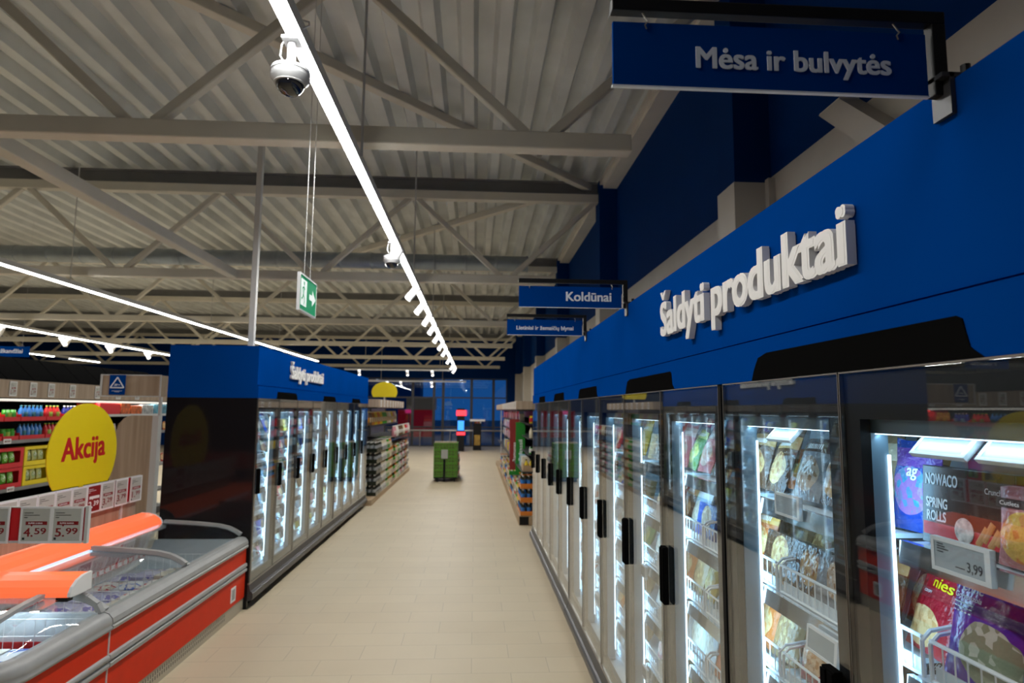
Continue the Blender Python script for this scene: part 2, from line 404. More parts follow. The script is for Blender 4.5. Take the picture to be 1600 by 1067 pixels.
# ------------------------------------------------------------------ roof steel
NAMES_T = ['over the security camera', 'second along the hall', 'third along the hall', 'fourth along the hall', 'fifth along the hall', 'last before the windows']
for i, y in enumerate(TY[1:]):
    xmin = max(LX+.2, -(y*.9)-4)
    t = thing('roof_truss', 'beige steel roof truss crossing the hall, ' + NAMES_T[i], 'truss', (0, y, 4.16), group='steel roof trusses')
    MB().box(xmin, 1.28, y-.075, y+.075, 4.16, 4.31).build('lower_chord', STEEL, t, bevel=.012)
    MB().box(xmin, 2.35, y-.08, y+.08, 5.63, 5.78).build('upper_chord', STEEL, t, bevel=.01)
    u = MB().box(xmin, WX-.02, y-.012, y+.012, 5.80, 5.98).box(xmin, WX-.02, y-.08, y+.08, 5.78, 5.80).box(xmin, WX-.02, y-.08, y+.08, 5.98, 6.0)
    u.build('bearing_beam', STEEL_DARK, t)
    xl = .5
    while xl > xmin+1.7:
        for sg in (1, -1):
            a = (xl+sg*.10, y, 4.30); b = (xl+sg*1.56, y, 5.65)
            MB().bar(a, b, .085, .085, up=(0, 1, 0)).build('diagonal', STEEL, t, bevel=.008, seg=1)
        xl -= 3.24
for i, (p, q, lab) in enumerate([((-4.1, 5.2, 4.235), (-4.1, 10.75, 4.235), 'beige box beam running lengthwise between the first two trusses'),
                                 ((-3.43, 5.3, 5.93), (2.0, 10.9, 5.93), 'flat wind brace crossing under the roof deck above the blue sign'),
                                 ((1.6, 11.0, 5.93), (-3.5, 16.4, 5.93), 'flat wind brace under the deck beyond the second truss')]):
    wd = .15 if i == 0 else .13
    tag(MB().bar(p, q, wd, .14 if i == 0 else .12).build('roof_brace', STEEL, bevel=.01), lab, 'brace', 'roof braces')
dct = MB(); prof = []
for k in range(25):
    prof += [(.15, k*.6), (.15, k*.6+.55), (.159, k*.6+.56), (.159, k*.6+.59)]
dct.lathe(prof, n=24); dct.xf(Matrix.Translation((-14, 12.2, 4.84)) @ Matrix.Rotation(PI/2, 4, 'Y'))
tag(dct.build('air_duct', ZINC, smooth=False), 'round grey sheet metal air duct running behind the second roof truss', 'duct')
# power pole down to the free-standing freezer
t = thing('service_pole', 'thin grey service pole standing on the free-standing freezer top', 'pole', (-2.42, 6.98, 2.645))
MB().box(-2.45, -2.39, 6.95, 7.01, 2.66, 4.93).build('pole', LGREY, t, bevel=.004)
MB().box(-2.47, -2.37, 6.93, 7.03, 2.645, 2.66).build('base_plate', LGREY, t)

# ------------------------------------------------------------------ linear lamps and spots
def lamp(label, axis, c, z, a, b, seg, hang=None, watts=LAMP_W, wd=.075, gap=.0, glow=None):
    """axis 1: runs along y at x=c; axis 0: runs along x at y=c"""
    loc = (c, (a+b)/2, z) if axis == 1 else ((a+b)/2, c, z)
    t = thing('linear_lamp', label, 'lamp', loc, group='white linear ceiling lamps')
    def bx(mb, u0, u1, v0, v1, z0, z1):
        return mb.box(c+v0, c+v1, u0, u1, z0, z1) if axis == 1 else mb.box(u0, u1, c+v0, c+v1, z0, z1)
    bx(MB(), a, b, -wd/2-.004, wd/2+.004, z+.008, z+.085).build('housing', LGREY, t)
    n = max(1, round((b-a)/seg)); L = (b-a)/n
    for i in range(n):
        bx(MB(), a+i*L+gap/2, a+(i+1)*L-gap/2, -wd/2, wd/2, z-.004, z+.008).build('diffuser', glow or LED_WARM, t)
    if hang:
        for h in hang:
            p = (c+.045, h) if axis == 1 else (h, c+.045)
            MB().tube([(p[0], p[1], z+.05), (p[0], p[1], 5.985)], .011 if hang[0] < 8 else .008, 6).build('suspension_rod', LGREY, t)
    rot = (0, 0, 0) if axis == 0 else (0, 0, PI/2)
    mid = (c, (a+b)/2, z-.008) if axis == 1 else ((a+b)/2, c, z-.008)
    area('lamp_light', mid, rot, b-a, wd, watts*(b-a), (1, .985, .95), t)
    return t
LXR, LZ = -.978, 3.95
lamp('long white linear lamp over the freezer aisle carrying the dome cameras', 1, LXR, LZ, .2, 30.7, 1.5, [4.95, 9.3, 13.6, 18, 22.4])
lamp('long white linear lamp running over the free-standing freezer', 1, -6.6, LZ, 4.0, 27, 3.0, [10.5, 16, 21.5], gap=.03)
lamp('linear lamp with paired spotlights over the far snack shelves', 1, -11.3, 3.9, 6, 25, 3.0, None, gap=.12)
lamp('short linear lamp section glimpsed over the black shelf header', 1, -16.3, 3.9, 20, 29, 3.0, None, gap=1.0)
lamp('linear lamp running crosswise before the window wall, upper of two', 0, 31.0, 3.86, -6.3, -1.25, 2.5, [-5.33, -1.73], watts=3, wd=.06, glow=LED_DIM)
lamp('linear lamp running crosswise before the window wall, lower of two', 0, 33.6, 3.42, -5.8, -.5, 2.6, [-4.93, -1.73], watts=3, wd=.06, glow=LED_DIM)

def spot(loc, dirv, label, group):
    t = thing('track_spotlight', label, 'spotlight', loc, group=group)
    d = Vector(dirv).normalized(); p = Vector(loc)
    MB().bar(p, p+Vector((0, 0, -.06)), .035, .035).build('bracket', WHITE_PL, t)
    a = p+Vector((0, 0, -.10))-d*.09; b = a+d*.25
    MB().tube([a, b], .06, 20).build('can', WHITE_PL, t, smooth=False)
    MB().tube([b, b+d*.003], .05, 18).build('lens', LED_SPOT, t)
for i, (y, dx) in enumerate(((7.62, -.5), (10.0, -.8), (11.5, -.8), (13.0, -.6), (14.6, -.7), (16.4, -.7), (18.5, -.7), (20.6, -.7), (24, -.7), (27.5, -.7), (30.2, -.7))):
    spot((LXR-.01, y, LZ-.005), (dx, -.25, -1), 'white can spotlight under the aisle lamp, %s from the dome camera end' % nth(i), 'spotlights on the aisle lamp')
for i, y in enumerate((15.6, 18.1, 20.3, 22.6)):
    for k, dx in enumerate((.75, -.75)):
        spot((-11.3, y+(-.12 if k == 0 else .12), 3.895), (dx, -.1 if k == 0 else .35, -1), 'white can spotlight, %s one of the %s pair along the snack shelf lamp' % (('lit', 'unlit-looking')[k], nth(i)), 'paired spotlights over the snack shelves')
for i, (x, y, z) in enumerate(((-5.6, 31, 3.857), (-3.3, 31, 3.857), (-2.1, 31, 3.857), (-4.6, 33.6, 3.417), (-3.9, 33.6, 3.417), (-2.3, 33.6, 3.417))):
    spot((x, y, z), (.2, -.5, -1), 'small white spotlight on the crosswise lamps before the windows, %s along' % nth(i), 'spotlights before the windows')

def dome_camera(y, label, s=1.0):
    x = LXR-.02; t = thing('dome_camera', label, 'security camera', (x, y, LZ-.3), group='dome security cameras')
    top = LZ-.004
    MB().box(x-.045, x+.045, y-.05, y+.05, top-.02, top).build('mount_plate', WHITE_PL, t, bevel=.004)
    zc = top-.16
    MB().lathe([(.028, 0), (.026, .04), (.022, .05), (.022, .14)], (x, y, zc), 18).build('stem', CAM_W, t, smooth=True)
    MB().lathe([(.06, -.088), (.080, -.088), (.099, -.066), (.101, -.05), (.098, -.047), (.098, -.032), (.101, -.029), (.097, -.010), (.045, 0.0)], (x, y, zc), 40).build('housing', CAM_W, t, smooth=True).modifiers.new('e', 'EDGE_SPLIT').split_angle = .7
    pr = [(.074*math.sin(a), -.086-.070*math.cos(a)) for a in [i*PI/2/8 for i in range(0, 9)]]; pr[0] = (.003, pr[0][1])
    MB().lathe(pr, (x, y, zc), 32).build('dome', DOME, t, smooth=True)
    MB().lathe([(.075, -.094), (.081, -.092), (.081, -.086)], (x, y, zc), 32).build('dome_ring', LGREY, t, smooth=True)
    MB().tube([(x-.03, y, zc+.02), (x-.055, y-.01, zc+.06), (x-.05, y-.01, zc+.12), (x-.01, y-.02, zc+.19), (x+.06, y-.02, zc+.21), (x+.09, y-.01, zc+.235), (x+.085, y, zc+.26), (x+.05, y, zc+.27)], .005, 8).build('cable', WHITE_PL, t, smooth=True)
dome_camera(3.25, 'white dome security camera with smoked bubble hanging in full view from the aisle lamp')
dome_camera(7.38, 'white dome security camera hanging further down the aisle lamp beside a spotlight')

# ------------------------------------------------------------------ exit sign
ex = -1.225
t = thing('exit_sign', 'green exit sign with running man and arrow hanging on two thin cords', 'exit sign', (ex, 4.62, 2.9))
ey0, ey1, ez0, ez1 = 4.40, 4.84, 2.685, 2.925
MB().box(ex-.008, ex+.008, ey0, ey1, ez0, ez1).build('sign_panel', SIGN_GREEN, t)
MB().box(ex-.011, ex+.011, ey0, ey1, ez1, ez1+.012).box(ex-.011, ex+.011, ey0-.008, ey0, ez0, ez1+.012).box(ex-.011, ex+.011, ey1, ey1+.008, ez0, ez1+.012).box(ex-.011, ex+.011, ey0-.008, ey1+.008, ez0-.012, ez0).build('sign_border', WHITE_PL, t)
pc = MB(); X1 = ex+.0085
def on(pts, m=0): pc.face([(X1+.0012, ey0+a, ez0+b) for a, b in pts], m)
on([(.02, .03), (.17, .03), (.17, .215), (.02, .215)])                                        # white door panel
on([(.245, .10), (.325, .10), (.325, .06), (.42, .12), (.325, .18), (.325, .14), (.245, .14)])  # arrow
pc.build('pictogram', SIGN_WHITE, t)
pm = MB(); X2 = X1+.002
def on2(pts): pm.face([(X2, ey0+a, ez0+b) for a, b in pts])
on2([(.095+.016*math.cos(k*PI/5), .19+.016*math.sin(k*PI/5)) for k in range(10)])
for a, b, wd in (((.09, .17), (.085, .11), .022), ((.085, .11), (.12, .075), .016), ((.12, .075), (.10, .04), .014), ((.085, .11), (.06, .08), .016), ((.06, .08), (.035, .075), .013), ((.09, .165), (.125, .145), .011), ((.09, .165), (.055, .15), .011), ((.055, .15), (.05, .12), .01)):
    u = Vector((b[0]-a[0], b[1]-a[1])).normalized(); nrm = Vector((-u.y, u.x))*wd/2
    on2([(a[0]+nrm.x, a[1]+nrm.y), (a[0]-nrm.x, a[1]-nrm.y), (b[0]-nrm.x, b[1]-nrm.y), (b[0]+nrm.x, b[1]+nrm.y)])
pm.build('running_man', SIGN_GREEN, t)
for y in (4.52, 4.68): MB().tube([(ex, y, ez1+.01), (ex, y, 6.0)], .0025, 6).build('cord', LGREY, t)

# ------------------------------------------------------------------ hanging category signs
def cat_sign(y, text, x0, x1, base, label):
    t = thing('hanging_sign', label, 'sign', (.57, y, 2.615), group='blue category signs on the wall freezer')
    MB().box(.253, .875, y-.004, y+.004, 2.615, 2.742).build('sign_panel', BLUE, t)
    MB().box(.251, .877, y-.0045, y+.0045, 2.612, 2.6152).build('panel_edge', SIGNTEXT, t)
    text_mb(text, width=x1-x0, extrude=.02, bold=.026, at=(x0, y-.0052, base), face='-y').build('lettering', SIGNTEXT, t)
    b = MB().box(.25, .912, y-.012, y+.012, 2.762, 2.787).box(.884, .912, y-.012, y+.012, 2.615, 2.762)
    b.build('bracket', BLACK, t, bevel=.002)
    MB().box(.884, .96, y-.03, y+.03, 2.643, 2.652).box(.899, .9085, y-.03, y+.02, 2.57, 2.652).build('clamp', ANTHRA, t)
    MB().tube([(.94, y-.02, 2.652), (.94, y-.02, 2.672)], .009, 10).build('wing_screw', BLACK, t)
    for x in (.31, .81):
        MB().tube([(x, y-.002, 2.765), (x+.006, y-.006, 2.750), (x+.010, y-.008, 2.742), (x+.004, y-.008, 2.735), (x+.008, y-.006, 2.728)], .0016, 6).build('hook', ALU, t)
cat_sign(1.138, 'Mėsa ir bulvytės', .413, .801, 2.655, 'blue hanging sign reading Mėsa ir bulvytės, the largest in view')
cat_sign(3.759, 'Koldūnai', .536, .813, 2.655, 'blue hanging sign reading Koldūnai, in the middle of the three')
cat_sign(5.187, 'Lietiniai ir žemaičių blynai', .33, .803, 2.658, 'blue hanging sign reading Lietiniai ir žemaičių blynai, the smallest of the three')

# ------------------------------------------------------------------ upright freezers
SHELF = [1.70, 1.40, 1.12, .84, .56, .30]
def freezer(label, face, s, y0, n, pitch, handle_near, ends, vents, letters=None, mull_in=True):
    """face: x of the door plane; s=+1 the case extends to +x; doors from y0 on; ends: (near, far) outer end panels shown"""
    y1 = y0+n*pitch; D = .9
    fx = lambda d: face+s*d
    t = thing('upright_freezer', label, 'freezer', (fx(.45), (y0+y1)/2, 0), group='blue-topped upright freezers')
    MB().box(fx(.05), fx(.86), y0+.01, y1-.01, 0, .10).build('plinth', BLACK_MATT, t)
    pr = [(fx(.03), .075), (fx(-.045), .085), (fx(-.055), .105), (fx(-.055), .15), (fx(-.045), .158), (fx(-.045), .166), (fx(-.03), .172), (fx(-.012), .235), (fx(.03), .235)]
    MB().prism(pr, 1, y0+.004, y1-.004).build('bumper', ANTHRA, t)
    MB().box(fx(-.016), fx(.02), y0+.004, y1-.004, .235, .247).build('bumper_trim', ALU, t)
    b = MB().box(fx(.84), fx(D-.004), y0+(.031 if ends[0] else 0), y1-(.031 if ends[1] else 0), .10, 2.60).box(fx(.02), fx(.84), y0+.02, y1-.02, .20, .285).box(fx(.04), fx(.84), y0+.02, y1-.02, 2.0, 2.10)
    b.build('body', LINER, t)
    for i, (a, e) in enumerate(((y0, y0+.03), (y1-.03, y1))):
        if ends[i]: MB().box(fx(.0), fx(D), a, e, .0 if i == 0 else .10, 2.10).build('end_panel', BLACK_GLOSS, t)
    # fascia: box wrapping the top, lower strip slightly proud
    f = MB().box(fx(0), fx(.03), y0, y1, 2.235, 2.64).box(fx(-.012), fx(.03), y0, y1, 2.10, 2.228).box(fx(.008), fx(.03), y0, y1, 2.228, 2.235)
    for i, (a, e) in enumerate(((y0, y0+.03), (y1-.03, y1))):
        if ends[i]: f.box(fx(.03), fx(D), a, e, 2.10, 2.64)
    f.box(fx(.03), fx(D), y0+(.03 if ends[0] else 0), y1-(.03 if ends[1] else 0), 2.60, 2.62)
    f.build('fascia', BLUE, t)
    for a, e in vents:
        pr = [(a, 2.10), (e, 2.10), (e-.02, 2.135), (e-.05, 2.17), (e-.11, 2.182), (a+.06, 2.182), (a+.045, 2.175), (a+.03, 2.12)]
        v = MB().prism(pr, 0, fx(-.0145), fx(.0)).build('vent', BLACK_MATT, t)
    if letters:
        la, lb, txt = letters
        text_mb(txt, width=abs(lb-la), height=.155, extrude=.057, bold=.042, face='-x' if s > 0 else '+x', at=(fx(-.0155), la, 2.357)).build('lettering', LETTER, t)
    # doors
    for i in range(n):
        a, e = y0+i*pitch+.005, y0+(i+1)*pitch-.005
        if i == 0: a += .02
        if i == n-1: e -= .02
        dr = bpy.data.objects.new('door', None); COL.objects.link(dr); dr.parent = t; dr.location = Vector((fx(0), (a+e)/2, .25)) - t.location
        MB().box(fx(-.012), fx(-.004), a, e, .25, 2.095).build('glass_pane', GLASS, dr)
        r = MB()
        r.box(fx(-.003), fx(.022), a+.003, e-.003, 1.985, 2.09).box(fx(-.003), fx(.022), a+.003, e-.003, .255, .33)
        r.box(fx(-.003), fx(.022), a+.003, a+.062, .33, 1.985).box(fx(-.003), fx(.022), e-.062, e-.003, .33, 1.985)
        r.build('frame', BLACK, dr)
        q = MB().box(fx(-.013), fx(-.002), a-.003, a, .25, 2.097).box(fx(-.013), fx(-.002), e, e+.003, .25, 2.097).box(fx(-.013), fx(-.002), a-.003, e+.003, 2.095, 2.099)
        q.build('edge_profile', TAUPE, dr)
        hy = (a+.06) if handle_near else (e-.06)
        hb = MB().box(fx(-.036), fx(-.0125), hy-.028, hy+.028, 1.12, 1.375).box(fx(-.041), fx(-.036), hy-.028, hy-.005, 1.125, 1.37).box(fx(-.041), fx(-.036), hy+.005, hy+.028, 1.125, 1.37)
        hb.build('handle', BLACK_MATT, dr, bevel=.006)
    # mullions with light strips
    for i in range(n+1):
        y = y0+i*pitch
        if i == 0: y += .045
        if i == n: y -= .045
        MB().box(fx(.026), fx(.084), y-.036, y+.036, .29, 1.998).build('mullion', MULLION, t)
        for sg in ((1,) if i == 0 else (-1,) if i == n else (-1, 1)):
            MB().box(fx(.080), fx(.086), y+sg*.0365, y+sg*.041, .36, 1.90).build('light_strip', LED_COOL, t)
        area('strip_light', (fx(.09), y, 1.12), (0, -PI/2*s, 0), 1.6, .06, CASE_W, (.36, .70, 1.0), t)
    # canopy light rail under the interior roof
    MB().box(fx(.03), fx(.07), y0+.03, y1-.03, 1.952, 1.998).build('light_rail', MULLION, t)
    MB().box(fx(.052), fx(.068), y0+.05, y1-.05, 1.949, 1.952).build('light_strip', LED_COOL, t)
    area('canopy_light', (fx(.06), (y0+y1)/2, 1.947), (0, -.5*s, 0), .02, y1-y0-.12, 0.4*n, (.42, .76, 1.0), t)
    for i in range(n):
        a, e = y0+i*pitch, y0+(i+1)*pitch
        for z in SHELF[:-1]:
            m = MB().box(fx(.105), fx(.80), a+.05, e-.05, z-.012, z, 0)
            o = m.build('shelf', LINER, t)
            MB().prism([(fx(.085), z-.048), (fx(.095), z-.05), (fx(.105), z-.012), (fx(.105), z+.004), (fx(.09), z+.004)], 1, a+.05, e-.05).build('shelf_lip', SILVER, o)
    return t

PR = .765; RF = .91
VR = [(1.07, 2.02)]
fz1 = freezer('blue-topped upright freezer along the blue wall, section under the largest hanging sign', RF, 1, 0.0, 3, PR, True, (1, 0), VR, (2.985, 1.44, 'Šaldyti produktai'))
fz2 = freezer('blue-topped upright freezer along the blue wall, second section, under the Koldūnai sign', RF, 1, 2.295, 5, PR, False, (0, 0), [(2.83, 3.77), (4.64, 5.52)])
fz3 = freezer('blue-topped upright freezer along the blue wall, last section before the shelf', RF, 1, 6.12, 5, PR, False, (0, 1), [(6.4, 7.25), (8.15, 8.95)])
PL = .759; LF = -2.25; LY0 = 6.73
fz4 = freezer('free-standing blue-topped freezer with black glossy end panel, section with white lettering', LF, -1, LY0, 5, PL, True, (1, 0), [(7.33, 8.20), (9.55, 10.42)], (7.85, 9.48, 'Šaldyti produktai'))
fz5 = freezer('free-standing blue-topped freezer, section adjoining the drinks shelves', LF, -1, LY0+5*PL, 4, PL, True, (0, 1), [(11.75, 12.62)])

# ------------------------------------------------------------------ freezer contents: baskets, tags, bags, boxes
RZ = {1: -PI/2, -1: PI/2}          # turns a thing whose front is -y towards the aisle
def make_basket(wd=.69, dp=.56, hf=.10, hb=.19):
    t = thing('wire_basket', 'white wire basket', 'wire basket', (0, 0, 0))
    r = .0035; a = wd/2-.006
    rim = MB()
    rim.tube([(-a, 0, 0), (-a, 0, hf-.02), (-a, .02, hf), (-a, dp, hb)], r*1.5, 6).tube([(a, 0, 0), (a, 0, hf-.02), (a, .02, hf), (a, dp, hb)], r*1.5, 6)
    rim.tube([(-a, 0, hf-.012), (a, 0, hf-.012)], r*1.3, 6).tube([(-a, 0, .003), (a, 0, .003)], r*1.2, 6).tube([(-a, dp, hb), (a, dp, hb)], r, 5)
    rim.build('rim', WIRE, t)
    g = MB(); n = 19
    for i in range(1, n):
        x = -a+2*a*i/n; g.tube([(x, .001, .003), (x, .001, hf-.012)], .0022, 4, cap=False)
    for x in (-a, a):
        for k in range(1, 8):
            y = dp*k/8; g.tube([(x, y, .003), (x, y, hf+(hb-hf)*k/8)], .0018, 4, cap=False)
    for x in (-a, a): g.tube([(x, 0, .003), (x, dp, .003)], .002, 4, cap=False)
    g.build('wire_grid', WIRE, t)
    MB().box(-a+.004, a-.004, .006, .010, .004, .035).build('front_liner', mat('clear_front_liner', (.72, .8, .84), .25), t)
    return t
def make_tag(kind='screen', w=.158, h=.07):
    """electronic shelf tag, local front -y"""
    t = thing('price_tag', 'white framed electronic price tag', 'price tag', (0, 0, 0))
    f = MB().box(-w/2, w/2, -.012, 0, 0, .008).box(-w/2, w/2, -.012, 0, h-.008, h).box(-w/2, -w/2+.009, -.012, 0, .008, h-.008).box(w/2-.014, w/2, -.012, 0, .008, h-.008).box(-w/2, w/2, -.003, 0, 0, h)
    f.build('frame', WHITE_PL, t)
    s = MB().box(-w/2+.009, w/2-.014, -.0105, -.003, .008, h-.008).build('screen', EINK_D, t)
    return t
basket0 = make_basket(); tag0 = make_tag()
used = {'b': False, 't': False}
def put(src, key, loc, rot, label, group=None, mats=None):
    if not used.get(key): used[key] = True; o = src; o.location = loc; o.rotation_euler = rot; o['label'] = label
    else: o = dup(src, loc, rot, label)
    if group: o['group'] = group
    return o

def bag_T(t, seed):
    R = random.Random(seed); ph = [R.uniform(0, 6.28) for _ in range(6)]
    def T(u, v):
        e = (max(0, math.sin(PI*u))**.38)*(max(0, math.sin(PI*min(1, max(0, (v-.03)/.9))))**.5)
        e *= 1+.10*math.sin(9*u+ph[0])*math.sin(7*v+ph[1])+.08*math.sin(17*v+ph[2]+4*u)
        return max(.0012, t/2*e)
    return T, ph
def on_bag(mb, w, h, t, seed):
    T, ph = bag_T(t, seed); mb.v = [(x, -T(min(1, max(0, x/w+.5)), min(1, max(0, z/h)))-.0022+y*.1, z) for x, y, z in mb.v]; return mb
def bag_mb(w=.16, h=.23, t=.05, seed=0, nx=9, nz=11):
    T, ph = bag_T(t, seed)
    front = []; back = []
    for j in range(nz+1):
        v = j/nz; rf = []; rb = []
        for i in range(nx+1):
            u = i/nx; x = (u-.5)*w*(1-.05*math.sin(PI*v)); z = v*h+.006*math.sin(5*u+ph[3])*(v > .9)
            d = T(u, v); rf.append((x, -d, z)); rb.append((x, d, z))
        front.append(rf); back.append([p for p in reversed(rb)])
    mb = MB(); mb.strip(front); mb.strip(back)
    rows = [[front[0][i], back[0][nx-i]] for i in range(nx+1)]; mb.strip(rows)
    rows = [[back[nz][nx-i], front[nz][i]] for i in range(nx+1)]; mb.strip(rows)
    mb.strip([[front[j][0], back[j][nx]] for j in range(nz+1)][::-1]); mb.strip([[front[j][nx], back[j][0]] for j in range(nz+1)])
    return mb
BAGMESH = [bag_mb(.165, .225, .055, 1).mesh('bag', [WHITE], True), bag_mb(.155, .20, .06, 2).mesh('bag', [WHITE], True), bag_mb(.17, .24, .05, 3).mesh('bag', [WHITE], True)]
KINDS = [('tan', (.30, .20, .10), (.6, .5, .34), (.5, .34, .15), (.3, .17, .07)), ('orange', (.62, .17, .03), (.75, .4, .1), (.7, .3, .08), (.8, .55, .25)),
         ('red', (.42, .02, .02), (.6, .04, .03), (.6, .3, .12), (.75, .5, .3)), ('green', (.09, .2, .05), (.5, .55, .2), (.15, .3, .05), (.5, .5, .15)),
         ('white', (.66, .68, .68), (.1, .2, .45), (.6, .5, .35), (.8, .75, .6)), ('blue', (.03, .09, .36), (.6, .65, .7), (.7, .6, .4), (.5, .35, .2)),
         ('purple', (.13, .03, .26), (.5, .4, .6), (.75, .7, .55), (.4, .3, .15)), ('brown', (.10, .045, .02), (.5, .3, .12), (.35, .16, .06), (.55, .35, .15)),
         ('pink', (.62, .2, .22), (.7, .5, .45), (.75, .3, .25), (.8, .6, .5)), ('pale blue', (.34, .48, .6), (.75, .78, .8), (.6, .55, .4), (.75, .7, .55)),
         ('yellow', (.6, .44, .06), (.7, .6, .3), (.5, .35, .1), (.7, .6, .3)), ('silver', (.30, .31, .33), (.12, .06, .04), (.35, .2, .1), (.6, .5, .4))]
KM = [(k[0], bag_mat('bag_'+k[0].replace(' ', '_'), *k[1:])) for k in KINDS]
def single(name, me, mats, loc, rot, label, cat, group=None):
    o = bpy.data.objects.new(name, me); COL.objects.link(o); o.location = loc; o.rotation_euler = rot
    if mats: set_mats(o, mats)
    return tag(o, label, cat, group)
BOXMESH = MB().box(-.11, .11, -.02, .02, 0, .15).mesh('carton', [WHITE])
def stock(face, s, starts, where, per, hero=()):
    R = random.Random(11 if s > 0 else 23)
    fx = lambda d: face+s*d
    for k, yb in enumerate(starts):
        yc = yb+.3475
        for si, z in enumerate(SHELF):
            sh = nth(si)+' shelf down'
            bk = nth(k)+' bay'
            zb = z+.0055
            if si > 0:
                put(basket0, 'b', (fx(.115), yc, zb), (0, 0, RZ[s]), 'white wire basket in the %s, %s of the %s' % (bk, sh, where), 'white wire baskets')
                zb = z+.012
            n, back = per(k, si)
            if (k, si) in hero: continue
            for row in range(1+back):
                pitch = .66/n
                for i in range(n):
                    off = (i-(n-1)/2)*pitch; y = yc-s*off*1.0
                    if s > 0 and k == 1 and si < 2 and i == n-1: continue
                    q = R.choice((7, 0, 11, 7, 1, 2) if s > 0 and k in (1, 2) else (0, 7, 11, 4, 9, 9, 3, 1, 2, 0, 10, 8, 5)); col, mt = KM[q]
                    dd = (.20 if si else .19)+row*.13
                    lean = -.28-.12*R.random()
                    lab = '%s along, %s, %s, %s%s' % (nth(i), bk, sh, where, ', rear row' if row else '')
                    if R.random() < .78:
                        single('frozen_food_bag', BAGMESH[R.randrange(3)], [mt], (fx(dd-.03), y, zb+.012), (lean, R.uniform(-.06, .06), RZ[s]+R.uniform(-.12, .12)), col+' frozen food bag, '+lab, 'frozen food', 'frozen food bags in the '+where)
                    else:
                        single('frozen_food_box', BOXMESH, [mt], (fx(dd-.03), y, zb+.008), (lean*.6, 0, RZ[s]+R.uniform(-.06, .06)), col+' frozen food box, '+lab, 'frozen food', 'frozen food boxes in the '+where)
WF = 'wall freezer'; AF = 'free-standing freezer'
RS = [.745+.705*k for k in range(13)]
stock(RF, 1, RS, WF, lambda k, si: (4, 1) if k in (1, 2) else (4, 1 if si < 3 else 0) if k in (0, 3) else (2, 0), hero={(0, 0), (0, 1)})
LS = [LY0+.06+.665*k for k in range(10)]
stock(LF, -1, LS, AF, lambda k, si: (2, 0))

# price tags on the shelf lips
def ptag(face, s, y, z, d, tilt, label):
    return put(tag0, 't', (face+s*d, y, z), (tilt, 0, RZ[s]), label, 'electronic price tags in the freezers')
ptag(RF, 1, 1.99, 1.672, .083, 0, 'white framed price tag on the shelf lip under the brown bags of the wall freezer')
ptag(RF, 1, 1.80, 1.318, .07, -.1, 'blank white framed price tag below the wire basket, behind the second door')
ptag(RF, 1, 1.985, 1.905, .055, -.75, 'tilted price tag shining under the top light, behind the second door')
ptag(RF, 1, 1.29, 1.905, .055, -.75, 'tilted price tag above the spring rolls box')
ptag(RF, 1, 1.105, 1.905, .055, -.75, 'tilted price tag above the small orange bag, second above the spring rolls')
hero = ptag(RF, 1, 1.265, 1.672, .078, 0, 'white framed price tag reading 3,99 over the penne bag')
tm = MB()
MB_local = text_mb('3,99', width=.040, height=.019, extrude=.002, bold=.015, at=(.018, -.0108, .016), mb=tm)
for q, (a, b, z) in enumerate(((-.062, -.045, .056), (-.062, -.040, .051), (-.062, -.030, .046), (-.062, -.045, .040), (-.012, .012, .018))): tm.box(a, b, -.0112, -.0105, z, z+.0022)
hs = tm.mesh('digits', [INK]); ho = bpy.data.objects.new('digits', hs); COL.objects.link(ho); ho.parent = hero
kk = 0
for k in range(2, 12):
    for si, z in enumerate(SHELF[:5]):
        if (k+si) % 2: continue
        kk += 1; y = RS[k]+.2+.25*((k*si) % 2)
        ptag(RF, 1, y, z-.075, .083, 0, 'white framed price tag, %s shelf down, %s bay of the wall freezer' % (nth(si), nth(k)))
for k in range(0, 8):
    for si, z in enumerate(SHELF[:5]):
        if (k+si) % 2: continue
        ptag(LF, -1, LS[k]+.2+.2*((k*si) % 2), z-.075, .083, 0, 'white framed price tag, %s shelf down, %s bay of the free-standing freezer' % (nth(si), nth(k)))

# ---- products that can be read, behind the first door of the wall freezer
def printed(o_parent, name, mb, m, label=None):
    me = mb.mesh(name, [m]); o = bpy.data.objects.new(name, me); COL.objects.link(o); o.parent = o_parent
    if label: o['label'] = label
    return o
DKBOX = mat('dark_printed_box', (.035, .022, .018), .25, noise=.3, nscale=20)
bx = tag(MB().box(-.13, .13, 0, .05, 0, .175).build('spring_roll_box', DKBOX, bevel=.002), 'dark printed box of spring rolls with white lettering on the top shelf', 'frozen food')
bx.location = (RF+.135, 1.335, 1.7055); bx.rotation_euler = (-.06, 0, RZ[1])
tb = MB(); text_mb('NOWACO', width=.098, height=.025, extrude=.001, bold=.03, at=(-.118, -.001, .133), mb=tb); text_mb('SPRING', width=.066, height=.022, extrude=.001, bold=.035, at=(-.116, -.001, .082), mb=tb)
text_mb('ROLLS', width=.060, height=.022, extrude=.001, bold=.035, at=(-.114, -.001, .053), mb=tb); text_mb('900 g', width=.034, height=.011, extrude=.001, bold=.02, at=(-.095, -.001, .010), mb=tb)
text_mb('Crunchy', width=.05, height=.012, extrude=.001, bold=.01, at=(.055, -.001, .13), mb=tb)
printed(bx, 'lettering', tb, WHITEINK)
fp = MB().box(-.125, .125, -.0006, 0, .02, .048); printed(bx, 'red_stripe', fp, RED_CARD, 'red printed stripe')
plate = MB().lathe([(.0, 0), (.026, 0), (.027, .0015), (.0, .0018)], n=20); plate.xf(Matrix.Translation((.0, -.001, .045)) @ Matrix.Rotation(PI/2, 4, 'X')); printed(bx, 'printed_plate', plate, mat('plate_print', (.62, .58, .54), .4, noise=.6, nscale=60))
rl = MB(); RR = random.Random(5)
